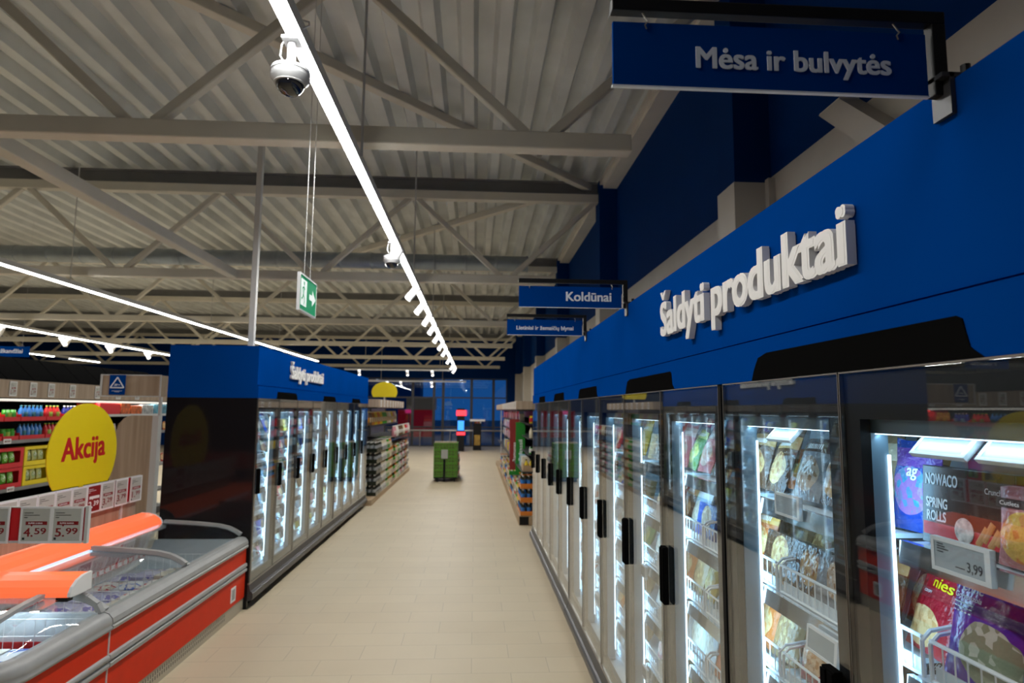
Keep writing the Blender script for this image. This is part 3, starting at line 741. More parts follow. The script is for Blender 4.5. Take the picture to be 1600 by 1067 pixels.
for i in range(5): rl.tube([(.035+i*.016, -.0025, .022+.01*(i % 2)), (.06+i*.016, -.0025, .06+.012*(i % 2))], .0075, 8)
rl.xf(Matrix.Diagonal((1, .25, 1, 1))); printed(bx, 'printed_roll', rl, mat('roll_print', (.6, .3, .09), .5), 'golden spring rolls in the picture')
ba = single('frozen_food_bag', bag_mb(.15, .23, .055, 21).mesh('bag', [WHITE], True), [bag_mat('bag_deep_blue', (.01, .05, .3), (.13, .05, .3), (.05, .25, .4), (.3, .15, .4), cz=.1, lines=0)], (RF+.19, 1.565, 1.7065), (-.12, 0, RZ[1]+.1), 'deep blue frozen food bag standing beside the spring rolls box', 'frozen food')
tb = text_mb('ag', width=.035, height=.03, extrude=.001, bold=.02, at=(-.01, 0, .135)); printed(ba, 'lettering', on_bag(tb, .15, .23, .055, 21), WHITEINK)
sb = single('frozen_food_bag', bag_mb(.15, .15, .045, 22).mesh('bag', [WHITE], True), [bag_mat('bag_orange_small', (.55, .2, .2), (.05, .05, .05), (.75, .25, .05), (.8, .5, .1), cz=.06, rx=.06, rz=.05, lines=0)], (RF+.125, 1.16, 1.7065), (-.1, 0, RZ[1]), 'small orange and pink frozen food bag leaning on the spring rolls box', 'frozen food')
tb = MB().box(-.065, .0, -.018, -.016, .112, .130); printed(sb, 'black_label', tb, INK); tb = text_mb('Cutlets', width=.045, height=.008, extrude=.001, bold=.01, at=(-.056, -.0185, .117)); printed(sb, 'lettering', tb, WHITEINK)
yb = tag(MB().box(-.11, .11, 0, .05, 0, .17).build('frozen_food_box', mat('yellow_brown_box', (.42, .25, .02), .35, noise=.2)), 'yellow brown frozen food box behind the small orange bag', 'frozen food'); yb.location = (RF+.27, 1.08, 1.7055); yb.rotation_euler = (0, 0, RZ[1])
pb = tag(MB().box(-.12, .12, 0, .05, 0, .2).build('frozen_food_box', mat('plum_box', (.10, .02, .05), .35, noise=.3)), 'dark plum frozen food box standing behind the spring rolls box', 'frozen food'); pb.location = (RF+.27, 1.36, 1.7055); pb.rotation_euler = (0, 0, RZ[1])
rd = single('frozen_food_bag', bag_mb(.19, .24, .05, 23).mesh('bag', [WHITE], True), [bag_mat('bag_crimson', (.30, .008, .02), (.32, .01, .02), (.5, .28, .1), (.65, .42, .2), cx=-.03, cz=.06, rx=.07, rz=.05, lines=0)], (RF+.20, 1.56, 1.416), (-.35, 0, RZ[1]-.1), 'crimson frozen food bag with yellow script beside the penne bag', 'frozen food')
tb = text_mb('nies', width=.075, height=.026, extrude=.001, bold=.02, at=(-.02, 0, .160), rot=-.06); printed(rd, 'script', on_bag(tb, .19, .24, .05, 23), YELLOW)
tb = text_mb('o p i c', width=.07, height=.016, extrude=.001, bold=.02, at=(-.0, 0, .195)); text_mb('CRISPY', width=.035, height=.007, extrude=.001, bold=.01, at=(-.05, 0, .140), mb=tb); printed(rd, 'lettering', on_bag(tb, .19, .24, .05, 23), WHITEINK)
pn = single('frozen_food_bag', bag_mb(.20, .27, .055, 24).mesh('bag', [WHITE], True), [bag_mat('bag_penne', (.085, .03, .36), (.15, .012, .22), (.62, .62, .52), (.25, .3, .2), cx=.03, cz=.09, rx=.072, rz=.065, lines=0, crease=.3)], (RF+.135, 1.325, 1.416), (-.22, 0, RZ[1]), 'purple and blue bag of penne with pasta picture standing in the wire basket', 'frozen food')
tb = text_mb('Penne', width=.072, height=.022, extrude=.001, bold=.018, at=(-.070, 0, .203)); text_mb('Gorgonzola', width=.078, height=.011, extrude=.001, bold=.009, at=(-.072, 0, .186), mb=tb)
for i in range(3):
    for q in range(5): tb.box(-.071+.012*q, -.060+.012*q-.002*i, 0, .001, .175-.009*i, .1775-.009*i)
printed(pn, 'lettering', on_bag(tb, .20, .27, .055, 24), WHITEINK)
for i, (yy, cc, nm, dd) in enumerate(((1.13, 8, 'pink', .135), (.95, 4, 'white', .14), (1.32, 9, 'pale blue', .29), (1.12, 5, 'blue', .30), (.93, 1, 'orange', .30))):
    single('frozen_food_bag', BAGMESH[i % 3], [KM[cc][1]], (RF+dd, yy, 1.414), (-.25, 0, RZ[1]), nm+' frozen food bag in the same basket as the penne bag', 'frozen food')

# ------------------------------------------------------------------ chest freezers
S_PL = [(.008, 0), (.008, .125), (.04, .125), (.04, 0)]
S_LOW = [(.0, .125), (.0, .37), (.04, .37), (.04, .125)]
S_BMP = [(.0, .37), (-.016, .378), (-.018, .402), (-.004, .410), (-.004, .417), (-.018, .425), (-.016, .45), (.0, .457), (.04, .457), (.04, .37)]
S_UP = [(.0, .457), (.0, .60), (.04, .60), (.04, .457)]
S_RIM = [(.0, .598), (-.018, .606), (-.022, .625), (-.012, .632), (-.018, .645), (-.012, .675), (.012, .702), (.04, .712), (.085, .712), (.09, .69), (.06, .598)]

# long chest along the aisle
CY0, CY1, CF, CB = 4.31, 6.715, -2.272, -3.27
t = thing('chest_freezer', 'long red chest freezer with curved glass lids against the black freezer panel', 'chest freezer', ((CF+CB)/2, (CY0+CY1)/2, 0), group='red chest freezers')
for nm, S, m in (('plinth', S_PL, PLINTH), ('lower_panel', S_LOW, RED), ('bumper_rail', S_BMP, GREY), ('upper_panel', S_UP, RED), ('rim', S_RIM, GREY)):
    mb = MB(); mb.prism([(CF-u, z) for u, z in S], 1, CY0, CY1); o = mb.build(nm, PLINTH_SLOT if nm == 'plinth' else m, t)
MB().box(CF-.005, CF+.004, 6.35, 6.47, .165, .30).build('control_frame', WHITE_PL, t); MB().box(CF-.004, CF+.005, 6.375, 6.445, .185, .28).build('control_window', GREY, t)
tub = MB().box(CF-.06, CB, CY0+.01, CY1-.01, .13, .15).box(CF-.05, CF-.075, CY0+.01, CY1-.01, .15, .69).box(CB+.05, CB, CY0, CY1, .15, .80).box(CF-.06, CB+.05, CY0+.005, CY0+.03, .15, .69).box(CF-.06, CB+.05, CY1-.03, CY1-.005, .15, .69)
tub.build('tub', LINER, t)
def lid_curve(u):   # u 0 at rim .. 1 at canopy; returns (depth, height)
    pts = [(.05, .712), (.10, .745), (.17, .778), (.27, .802), (.45, .820), (.64, .833), (.80, .842)]
    k = u*(len(pts)-1); i = min(int(k), len(pts)-2); f = k-i
    return (pts[i][0]*(1-f)+pts[i+1][0]*f, pts[i][1]*(1-f)+pts[i+1][1]*f)
def lid(parent, y0, y1, dz):
    d = bpy.data.objects.new('sliding_lid', None); COL.objects.link(d); d.parent = parent; d.location = Vector((CF, (y0+y1)/2, .71)) - parent.location
    N = 18; rows = [[(CF-lid_curve(i/N)[0], y, lid_curve(i/N)[1]+dz+e) for y in (y0, y1)] for e in (0,) for i in range(N+1)]
    top = [[(p[0], p[1], p[2]+.004) for p in r] for r in rows]
    g = MB(); g.strip(rows[::-1]); g.strip(top); g.build('glass_pane', GLASS_LID, d, smooth=True)
    for y in (y0, y1):
        fr = MB(); q = [(CF-lid_curve(i/N)[0], y, lid_curve(i/N)[1]+dz+.004) for i in range(N+1)]
        for i in range(N): fr.bar(q[i], q[i+1], .045, .03)
        fr.build('lid_frame', GREY, d)
lid(t, CY0+.03, 5.50, .0); lid(t, 5.46, CY1-.03, .022)
eg = MB(); N = 14
eg.strip([[(CF-lid_curve(i/N)[0], CY1-.02, .69) for i in range(N+1)], [(CF-lid_curve(i/N)[0], CY1-.02, lid_curve(i/N)[1]+.01) for i in range(N+1)]]); eg.build('end_glass', GLASS_LID, t)
# back ledge and canopy with its glow
MB().box(CB, CB+.20, CY0, CY1, .80, .832).build('back_ledge', WHITE, t)
def canopy_prof(f, sg): return [(f, .965), (f+sg*.07, .962), (f+sg*.13, .945), (f+sg*.175, .915), (f+sg*.195, .885), (f+sg*.20, .862), (f+sg*.19, .858), (f, .858)]
MB().prism(canopy_prof(CB+.01, 1), 1, CY0+.02, CY1-.12).build('canopy', ORANGE_GLOW, t)
for a, b in ((CY0, CY0+.02), (CY1-.12, CY1-.10)): MB().prism([(p[0]+(.004 if p[0] > CB+.05 else -.004), p[1]+.002) for p in canopy_prof(CB+.01, 1)], 1, a, b).build('end_cap', WHITE_PL, t)
MB().box(CB+.03, CB+.19, CY0+.02, CY1-.12, .846, .857).build('light_rail', mat('canopy_rail', (.6, .62, .64), .4), t)
MB().box(CB+.186, CB+.196, CY0+.05, CY1-.15, .836, .858).build('light_strip', LED_APRON, t)
area('canopy_light', (CB+.115, (CY0+CY1)/2, .838), (0, 0, PI/2), CY1-CY0-.3, .05, 75, (.72, .88, 1.0), t)
for i in range(4):
    y = CY0+.06+.60*i
    for k in range(1):
        g = MB()
        for q in range(13): g.tube([(CF-.10-.065*q, y, .18), (CF-.10-.065*q, y, .66)], .0025, 4)
        for z in (.2, .35, .5, .66): g.tube([(CF-.10, y, z), (CF-.10-.78, y, z)], .0028, 4)
        g.build('wire_divider', WIRE, t)
g = MB()
for q in range(40): g.tube([(CB+.075, CY0+.06+q*.0585, .2), (CB+.075, CY0+.06+q*.0585, .72)], .0025, 4)
for z in (.3, .5, .72): g.tube([(CB+.075, CY0+.05, z), (CB+.075, CY1-.05, z)], .003, 4)
g.build('wire_divider', WIRE, t)
MB().box(CB+.055, CB+.065, CY0+.06, CY1-.06, .55, .60).build('price_strip', RED_CARD, t)
tt = MB()
for q in range(24): tt.box(CB+.065, CB+.067, CY0+.09+q*.096, CY0+.15+q*.096, .557, .593)
tt.build('strip_print', WHITEINK, t)

# end chest, turned so that its front faces down the hall towards the camera
EY0, EY1, EX1, EX0 = 3.40, 4.30, -2.272, -5.2
t2 = thing('chest_freezer', 'red end chest freezer with glowing orange canopy and price rail, rounded grey corner', 'chest freezer', ((EX0+EX1)/2, (EY0+EY1)/2, 0), group='red chest freezers')
def round_path(S_u):   # plan outline offset by u towards the inside: along the aisle side then round the corner and along the front
    R0 = .16; pts = [(EX1-S_u, EY1)]; cx, cy = EX1-R0, EY0+R0; r = R0-S_u
    for k in range(9):
        a = -k*PI/2/8; pts.append((cx+r*math.cos(a), cy+r*math.sin(a)))
    pts.append((EX0, EY0+S_u)); return pts
for nm, S, m in (('plinth', S_PL, PLINTH), ('lower_panel', S_LOW, RED), ('bumper_rail', S_BMP, GREY), ('upper_panel', S_UP, RED), ('rim', S_RIM, GREY)):
    mb = MB(); mb.strip([[(x, y, z) for x, y in round_path(u)] for u, z in S+S[:1]]); mb.build(nm, m, t2, smooth=(nm in ('rim', 'bumper_rail')))
MB().box(EX1-.002, EX1+.006, EY1-.004, EY1+.006, .13, .60).build('joint_strip', LGREY, t2)
tub = MB().box(EX1-.07, EX0, EY0+.07, EY1-.02, .13, .15).box(EX0, EX1-.06, EY1-.04, EY1-.005, .15, .72).box(EX1-.075, EX1-.05, EY0+.16, EY1-.04, .15, .69).box(EX0, EX1-.16, EY0+.05, EY0+.075, .15, .69).box(EX0, EX0+.02, EY0+.07, EY1-.04, .15, .69)
tub.build('tub', LINER, t2)
def e_curve(u):
    pts = [(.06, .714), (.12, .745), (.22, .785), (.35, .815), (.50, .835), (.66, .845), (.74, .848)]
    k = u*(len(pts)-1); i = min(int(k), len(pts)-2); f = k-i
    return (pts[i][0]*(1-f)+pts[i+1][0]*f, pts[i][1]*(1-f)+pts[i+1][1]*f)
def e_lid(x0, x1, dz, hoop):
    d = bpy.data.objects.new('sliding_lid', None); COL.objects.link(d); d.parent = t2; d.location = Vector(((x0+x1)/2, EY0, .71)) - t2.location
    N = 16; rows = [[(x, EY0+e_curve(i/N)[0], e_curve(i/N)[1]+dz) for x in (x0, x1)] for i in range(N+1)]
    g = MB(); g.strip(rows); g.strip([[(p[0], p[1], p[2]+.004) for p in r] for r in rows][::-1]); g.build('glass_pane', GLASS_LID, d, smooth=True)
    for x in hoop:
        fr = MB(); q = [(x, EY0+e_curve(i/N)[0], e_curve(i/N)[1]+dz+.004) for i in range(N+1)]
        for i in range(N): fr.bar(q[i], q[i+1], .04, .022)
        fr.build('lid_frame', GREY, d)
e_lid(-2.58, EX1-.19, 0, ()); e_lid(-4.0, -2.56, .02, (-4.0, -2.57))
# curved glass end towards the aisle with its grey hoop
N = 14; hp = []
for i in range(N+1):
    yy = EY0+.14+(EY1-.04-EY0-.14)*i/N; u = i/N; zz = .716+.115*math.sin(min(1, u*1.25)*PI/2)**1.0
    hp.append((EX1-.055-.17*u**1.0*(1 if u < 1 else 1), yy, zz))
eg = MB(); eg.strip([[(EX1-.06, p[1], .712), p, (p[0]-.10, p[1], min(.85, p[2]+.03))] for p in hp]); eg.build('end_glass', GLASS_LID, t2, smooth=True)
hb = MB()
q = [(EX1-.05, EY1-.01, .712), (EX1-.08, EY1-.01, .765), (EX1-.14, EY1-.015, .81), (EX1-.22, EY1-.02, .845)]
for i in range(3): hb.bar(q[i], q[i+1], .045, .03)
hb.build('end_hoop', GREY, t2)
CXE = -2.40
MB().prism([(EY1-.005+q, z) for q, z in [(p[0], p[1]) for p in canopy_prof(0, -1)]], 0, EX0, CXE-.02).build('canopy', ORANGE_GLOW, t2)
MB().prism([(EY1-.005+p[0]+(-.006 if p[0] < -.05 else .004), p[1]+.003) for p in canopy_prof(0, -1)], 0, CXE-.02, CXE).build('end_cap', WHITE_PL, t2)
MB().box(EX0, CXE-.02, EY1-.18, EY1-.01, .846, .857).build('light_rail', mat('canopy_rail', (.6, .62, .64), .4), t2)
MB().box(EX0, CXE-.12, EY1-.13, EY1-.10, .842, .846).build('light_strip', LED_COOL, t2)
area('canopy_light', ((EX0+CXE)/2, EY1-.115, .838), (0, 0, 0), 2.4, .05, 6, (.72, .88, 1.0), t2)
MB().box(CXE-.09, CXE-.02, EY1-.20, EY1-.15, .835, .857).build('hinge_block', BLACK, t2)
g = MB()
for q in range(36): g.tube([(EX1-.16-q*.06, EY1-.08, .2), (EX1-.16-q*.06, EY1-.08, .70)], .0025, 4)
for z in (.3, .4, .5, .6, .7): g.tube([(EX1-.12, EY1-.08, z), (EX1-2.3, EY1-.08, z)], .0028, 4)
for q in range(12): g.tube([(EX1-.13, EY0+.12+q*.062, .2), (EX1-.13, EY0+.12+q*.062, .66)], .0025, 4)
for z in (.3, .5, .66): g.tube([(EX1-.13, EY0+.1, z), (EX1-.13, EY1-.08, z)], .0028, 4)
g.build('wire_divider', WIRE, t2)
MB().box(EX0+.5, EX1-.2, EY1-.062, EY1-.055, .50, .56).build('price_strip', RED_CARD, t2)

# things lying in the chests
def flat_pack(loc, sx, sy, h, rz, mt, label, kind='frozen_food_pack'):
    if kind == 'frozen_pizza_box':
        me = MB().box(-sx/2, sx/2, -sy/2, sy/2, 0, h).mesh('pack', [WHITE])
    else:
        mb = bag_mb(sx, sy, h, int(abs(loc[0]*1000+loc[1]*77)) % 999, 8, 9); mb.v = [(x, z-sy/2, h/2-y) for x, y, z in mb.v]
        me = mb.mesh('pack', [WHITE], True)
    o = bpy.data.objects.new(kind, me); COL.objects.link(o); o.location = loc; o.rotation_euler = (0, 0, rz); set_mats(o, [mt])
    return tag(o, label, 'frozen food', 'packs lying in the chest freezers')
def flat_mat(name, base, mark, A, B):
    if name in MATS: return MATS[name]
    m = bpy.data.materials.new(name); m.use_nodes = True; nt = m.node_tree; Nn = nt.nodes; L = nt.links; p = Nn['Principled BSDF']; p.inputs['Roughness'].default_value = .3
    tc = Nn.new('ShaderNodeTexCoord'); v = Nn.new('ShaderNodeTexVoronoi'); v.inputs['Scale'].default_value = 9; L.new(tc.outputs['Object'], v.inputs['Vector'])
    n = Nn.new('ShaderNodeTexNoise'); n.inputs['Scale'].default_value = 8; n.inputs['Detail'].default_value = 3; L.new(tc.outputs['Object'], n.inputs['Vector'])
    r = Nn.new('ShaderNodeValToRGB'); e = r.color_ramp.elements; e[0].position = .0; e[0].color = (*base, 1); e[1].position = .585; e[1].color = (*A, 1)
    x = r.color_ramp.elements.new(.52); x.color = (*mark, 1); x = r.color_ramp.elements.new(.65); x.color = (*B, 1)
    r.color_ramp.interpolation = 'CONSTANT'; L.new(n.outputs['Fac'], r.inputs['Fac']); L.new(r.outputs['Color'], p.inputs['Base Color']); MATS[name] = m; return m
FM = [('white and blue', flat_mat('pack_white_blue', (.75, .78, .8), (.06, .14, .5), (.7, .7, .7), (.3, .4, .6))), ('white and red', flat_mat('pack_white_red', (.76, .76, .74), (.5, .03, .05), (.75, .7, .6), (.5, .4, .3))),
      ('cream', flat_mat('pack_cream', (.7, .66, .55), (.75, .75, .72), (.5, .35, .2), (.3, .4, .5))), ('lilac', flat_mat('pack_lilac', (.5, .5, .68), (.75, .75, .8), (.2, .18, .45), (.6, .55, .5))),
      ('yellow and green', flat_mat('pack_yellow_green', (.66, .68, .06), (.75, .75, .7), (.2, .4, .05), (.6, .55, .4)))]
R = random.Random(3); c = 0
for r_ in range(6):
    for q in range(4):
        y = CY0+.06+.60*(r_//2)+.152+.297*(r_%2); x = CF-.20-q*.20
        nm, mt = FM[R.randrange(4)]; z = .55-.010*q
        bxk = 'frozen_pizza_box' if R.random() < .35 else 'frozen_food_pack'
        flat_pack((x, y, z-.05), .185, .275, .05, R.uniform(-.04, .04), mt, '%s pack in the long chest, %s row along, %s from the aisle' % (nm, nth(r_), nth(q)), bxk); c += 1
        lo = MB().box(x-.09, x+.09, y-.138, y+.138, .152, .497-.010*q)
        o = lo.build('frozen_pizza_box', mt); tag(o, '%s box under a pack, %s row along, %s from the aisle, long chest' % (nm, nth(r_), nth(q)), 'frozen food', 'boxes under the packs in the long chest')
for r_ in range(3):
    for q in range(6):
        x = EX1-.33-q*.30; y = EY0+.22+r_*.22
        nm, mt = FM[4] if (r_ == 0 and q < 4) else FM[R.randrange(4)]
        flat_pack((x, y, .515), .28, .20, .035, R.uniform(-.05, .05), mt, '%s box on top, %s row back, %s from the aisle, end chest' % (nm, nth(r_), nth(q)), 'frozen_pizza_box')
        o = MB().box(x-.135, x+.135, y-.098, y+.098, .152, .512).build('frozen_pizza_box', mt); tag(o, '%s box underneath, %s row back, %s from the aisle, end chest' % (nm, nth(r_), nth(q)), 'frozen food', 'boxes underneath in the end chest')

# ---- price rails with tags
def rail_tag(loc, rz, w, h, big, screen, mark, label, parent=None):
    t = thing('price_tag', label, 'price tag', loc, rz, 'large price tags over the chest freezers')
    f = MB().box(-w/2, w/2, -.010, 0, 0, .014).box(-w/2, w/2, -.010, 0, h-.012, h).box(-w/2, -w/2+.011, -.010, 0, .014, h-.012).box(w/2-.011, w/2, -.010, 0, .014, h-.012).box(-w/2, w/2, -.002, 0, 0, h)
    def ch(mb, nm, m, bev=0):
        o = bpy.data.objects.new(nm, mb.mesh(nm, m if isinstance(m, list) else [m])); COL.objects.link(o); o.parent = t; return o
    ch(f, 'frame', WHITE_PL)
    ch(MB().box(-w/2+.011, w/2-.011, -.008, -.002, .014, h-.012), 'screen', screen)
    ink = MB(); y = -.0085
    for k, (a, b) in enumerate(((.02, .5), (.02, .85), (.02, .2))): ink.box(-w/2+.022, -w/2+.022+(w-.05)*b*.8, y, -.0079, h-.040-.014*k, h-.036-.014*k)
    ink.box(-w/2+.02, -w/2+.034, y, -.0079, .022, .036)
    ch(ink, 'fine_print', WHITEINK if mark else INK)
    band = MB().box(-w/2+.034, w/2-.024, y, -.0079, h*.50, h*.60)
    band.face([(-.03, y, h*.50), (-.022, y, h*.50-.010), (-.014, y, h*.50)])
    ch(band, 'offer_band', WHITEINK if mark else DKRED)
    if not mark: ch(text_mb('SUPER KAINA', width=(w-.08)*.8, height=h*.045, extrude=.002, bold=.02, at=(0, y-.0005, h*.528), align='c'), 'offer_text', WHITEINK)
    a, b = big.split('.')
    tx = MB(); text_mb(a+'.', width=w*.30, height=h*.23, extrude=.003, bold=.022, at=(-w*.36, y, h*.19), mb=tx); text_mb(b, width=w*.38, height=h*.165, extrude=.003, bold=.022, at=(-w*.02, y, h*.255), mb=tx)
    ch(tx, 'price_digits', WHITEINK if mark else DKRED)
    return t
# rail over the end chest, facing the camera
rl = thing('price_rail', 'red price rail on grey frame over the end chest canopy', 'price rail', (-3.8, 4.21, 1.16))
MB().box(-5.2, -2.412, 4.205, 4.213, 1.172, 1.372).build('backing', RED_CARD, rl)
MB().box(-5.2, -2.402, 4.198, 4.215, 1.160, 1.172).box(-5.2, -2.402, 4.198, 4.215, 1.372, 1.378).build('channel', LGREY, rl)
MB().box(-2.412, -2.392, 4.196, 4.222, 1.155, 1.382).build('end_profile', LGREY, rl)
for x in (-3.15, -4.4): MB().box(x-.012, x+.012, 4.222, 4.24, .967, 1.372).build('post', LGREY, rl)
for i, (x, pr) in enumerate(((-2.513, '5.99'), (-2.70, '4.59'), (-2.95, '2.99'), (-3.2, '3.49'))):
    rail_tag((x, 4.197, 1.158), 0, .186, .222, pr, EINK, False, 'large price tag with dark red price, %s from the aisle on the end chest rail' % nth(i))
# rail over the long chest, facing the aisle
rw = thing('price_rail', 'red price rail along the oak board over the long chest', 'price rail', (-3.34, 5.5, 1.07))
MB().box(-3.352, -3.345, 4.3, 6.70, 1.085, 1.315).build('backing', RED_CARD, rw)
MB().box(-3.354, -3.338, 4.3, 6.70, 1.072, 1.085).box(-3.354, -3.338, 4.3, 6.70, 1.315, 1.321).build('channel', LGREY, rw)
ys = [6.60, 6.34, 6.11, 5.90, 5.69, 5.48, 5.27, 5.06, 4.85, 4.58, 4.34]
for i, y in enumerate(ys):
    mk = (i == 3)
    pr = ['1.99', '3.79', '3.29', '2.39', '1.99', '2.99', '2.49', '1.79', '3.19', '2.19', '1.69'][i]
    rail_tag((-3.336, y, 1.073), PI/2, .205, .245, pr, DKRED if mk else EINK, mk, ('dark red' if mk else 'pale') + ' price tag on the long rail, %s from the black panel' % nth(i))
# yellow promotion oval on that rail
ao = thing('promotion_sign', 'yellow oval sign reading Akcija standing on the price rail', 'sign', (-3.33, 5.71, 1.33))
pts = []
for k in range(40):
    a = -2.25+k*(2*2.25)/39
    pts.append((5.71+.485*math.sin(a), 1.60+.425*math.cos(a)))
MB().prism(pts, 0, -3.335, -3.326).build('oval_panel', YELLOW, ao)
text_mb('Akcija', width=.61, height=.185, extrude=.01, bold=.03, face='+x', at=(-3.3255, 5.40, 1.555), rot=.03).build('lettering', REDINK, ao)
MB().box(-3.345, -3.336, 5.68, 5.74, 1.31, 1.40).build('clip', YELLOW, ao)
# oak board behind the long chest
bd = thing('back_board', 'oak board standing behind the long chest under the price rail', 'board', (-3.385, 5.5, 0))
MB().box(-3.40, -3.37, 4.3, 6.70, 0, 1.06).build('panel', WOOD, bd)
MB().box(-3.37, -3.355, 4.5, 4.53, .2, 1.25).box(-3.37, -3.355, 6.4, 6.43, .2, 1.25).build('bracket', LGREY, bd)

# ------------------------------------------------------------------ end display between chest and black panel
ed = thing('shelf_end_display', 'oak display end with header box and blue triangle sticker beside the black panel', 'display', (-3.76, 7.32, 0))
MB().box(-4.075, -3.445, 7.20, 7.45, 2.115, 2.345).build('header_box', WOOD, ed)
h = MB().box(-4.08, -3.44, 7.19, 7.20, 2.338, 2.350).box(-4.08, -3.44, 7.19, 7.20, 2.108, 2.120).box(-4.08, -4.065, 7.19, 7.20, 2.12, 2.338).box(-3.455, -3.44, 7.19, 7.20, 2.12, 2.338).box(-4.09, -4.075, 7.2, 7.45, 2.11, 2.35)
h.build('header_trim', LGREY, ed)
MB().box(-3.985, -3.815, 7.186, 7.19, 2.13, 2.345).build('sticker', BLUE, ed)
tri = MB()
P3 = [(-3.972, 2.205), (-3.828, 2.205), (-3.90, 2.318)]
for i in range(3):
    a, b = P3[i], P3[(i+1) % 3]; tri.tube([(a[0], 7.184, a[1]), (b[0], 7.184, b[1])], .0065, 8)
for q, (a, b, z) in enumerate(((-3.925, -3.895, 2.238), (-3.93, -3.90, 2.225), (-3.888, -3.87, 2.232))): tri.box(a, b, 7.183, 7.186, z, z+.008)
tri.box(-3.955, -3.845, 7.184, 7.186, 2.168, 2.172).box(-3.925, -3.875, 7.184, 7.186, 2.158, 2.162)
tri.build('sticker_print', SIGNTEXT, ed)
pr = [(-4.12, 0), (-3.52, 0), (-3.52, 1.905), (-3.76, 1.905), (-3.80, 1.895), (-3.84, 1.87), (-3.88, 1.82), (-3.91, 1.74), (-3.925, 1.66), (-3.95, 1.2), (-4.12, .9)]
MB().prism(pr, 1, 7.25, 7.29).build('side_panel', WOOD, ed)
MB().box(-3.52, -3.455, 7.22, 7.30, 0, 1.905).build('upright', LGREY, ed)
MB().box(-3.475, -3.452, 7.24, 7.28, 1.905, 2.11).build('post', LGREY, ed)

# ------------------------------------------------------------------ far snack shelves (run along the hall, faces the aisle)
GXF = -6.0; GY0, GY1 = 7.0, 13.2
g = thing('shelf_unit', 'long black shelf unit with tilted black header panels and oak price strip', 'shelf unit', (-6.35, 10.1, 0))
MB().box(-6.75, -6.70, GY0, GY1, 0, 2.6).build('back_panel', BLACK_MATT, g)
MB().box(-6.70, GXF, GY0, GY1, 0, .12).build('base', ANTHRA, g)
for z in (.45, .93, 1.55):
    MB().box(-6.70, GXF-.02, GY0, GY1, z-.03, z).build('shelf_board', ANTHRA, g); MB().box(GXF-.02, GXF, GY0, GY1, z-.04, z+.005).build('shelf_edge', STEEL_DARK, g)
MB().box(-6.70, GXF-.02, GY0, GY1, 2.06, 2.09).build('shelf_board', LGREY, g)
MB().box(GXF-.03, GXF, GY0, GY1, 2.105, 2.335).build('oak_strip', WOOD, g)
MB().box(GXF-.02, GXF+.004, GY0, GY1, 2.06, 2.09).build('light_rail', mat('shelf_light', (.9, .9, .85), .5, emit=(1, .95, .85), es=.7), g)
area('shelf_light', (GXF-.06, (GY0+GY1)/2, 2.055), (0, 0, PI/2), GY1-GY0, .05, 20, (1, .95, .88), g)
for i in range(int((GY1-GY0)/.52)):
    a = GY0+i*.52
    mb = MB(); mb.prism([(GXF-.06, 2.34), (GXF-.02, 2.34), (GXF-.35, 2.66), (GXF-.39, 2.66)], 1, a+.012, a+.508); mb.build('header_panel', BLACK_MATT, g)
for i, y in enumerate((8.27, 8.64, 9.02, 9.39, 9.87, 10.5, 11.1, 11.7)):
    rail_tag((GXF+.002, y, 2.125), PI/2, .13, .19, '1.29', EINK, False, 'price tag standing on the oak strip of the black shelf unit, %s along' % nth(i))
for i, (y, z) in enumerate(((8.75, .895), (9.55, 1.515), (8.62, 1.515), (9.6, .895), (10.6, 1.515))):
    rail_tag((GXF+.002, y, z), PI/2, .13, .06, '1.29', EINK, False, 'small price tag on the black shelf unit, %s' % ('lower edge near the yellow oval', 'upper edge near the yellow oval', 'upper edge further out', 'lower edge behind the yellow oval', 'upper edge behind the yellow oval')[i])
def bottle_mesh(r, h, nk=.36, n=10):
    return MB().lathe([(r*.92, 0), (r, .01), (r, h*.22), (r*1.02, h*.225), (r*1.02, h*.55), (r, h*.555), (r*.9, h*.66), (r*nk, h*.86), (r*nk, h*.92), (r*nk*1.15, h*.925), (r*nk*1.1, h)], n=n, mats=[0, 0, 1, 1, 1, 0, 0, 0, 2, 2]).mesh('bottle', [WHITE, WHITE, WHITE], True)
def tub_mesh(r, h, n=12):
    return MB().lathe([(r*.8, 0), (r, h*.1), (r, h*.2), (r*1.01, h*.21), (r*1.01, h*.7), (r, h*.72), (r*.9, h*.82), (r*.8, h*.83), (r*.8, h)], n=n, mats=[0, 0, 1, 1, 1, 0, 2, 2]).mesh('jar', [WHITE, WHITE, WHITE], True)
PL_ = {n: mat('pl_'+n.replace(' ', '_'), c, .25) for n, c in dict(green=(.05, .32, .03), blue=(.03, .17, .5), teal=(.02, .13, .16), red=(.55, .02, .02), dark_red=(.22, .01, .02), yellow=(.7, .5, .02), white=(.75, .74, .7), amber=(.45, .18, .02), dark=(.015, .02, .012), orange=(.65, .2, .03), cream=(.65, .58, .42), navy=(.02, .03, .25), lime=(.3, .45, .05), brown=(.14, .07, .03), pink=(.6, .25, .3), grey=(.3, .32, .33), sky=(.3, .5, .65)).items()}
B1 = bottle_mesh(.034, .20); J1 = tub_mesh(.036, .14)
def tray(x0, x1, y0, y1, z, h, m, label, lip=None, group=None):
    mb = MB().box(x0, x1, y0, y1, z, z+.006); k = h if lip is None else lip
    mb.box(x0, x0+.004, y0, y1, z+.006, z+h).box(x1-.004, x1, y0, y1, z+.006, z+k).box(x0+.004, x1-.004, y0, y0+.004, z+.006, z+h*.8).box(x0+.004, x1-.004, y1-.004, y1, z+.006, z+h*.8)
    o = mb.build('display_tray', m); return tag(o, label, 'tray', group)
R = random.Random(9)
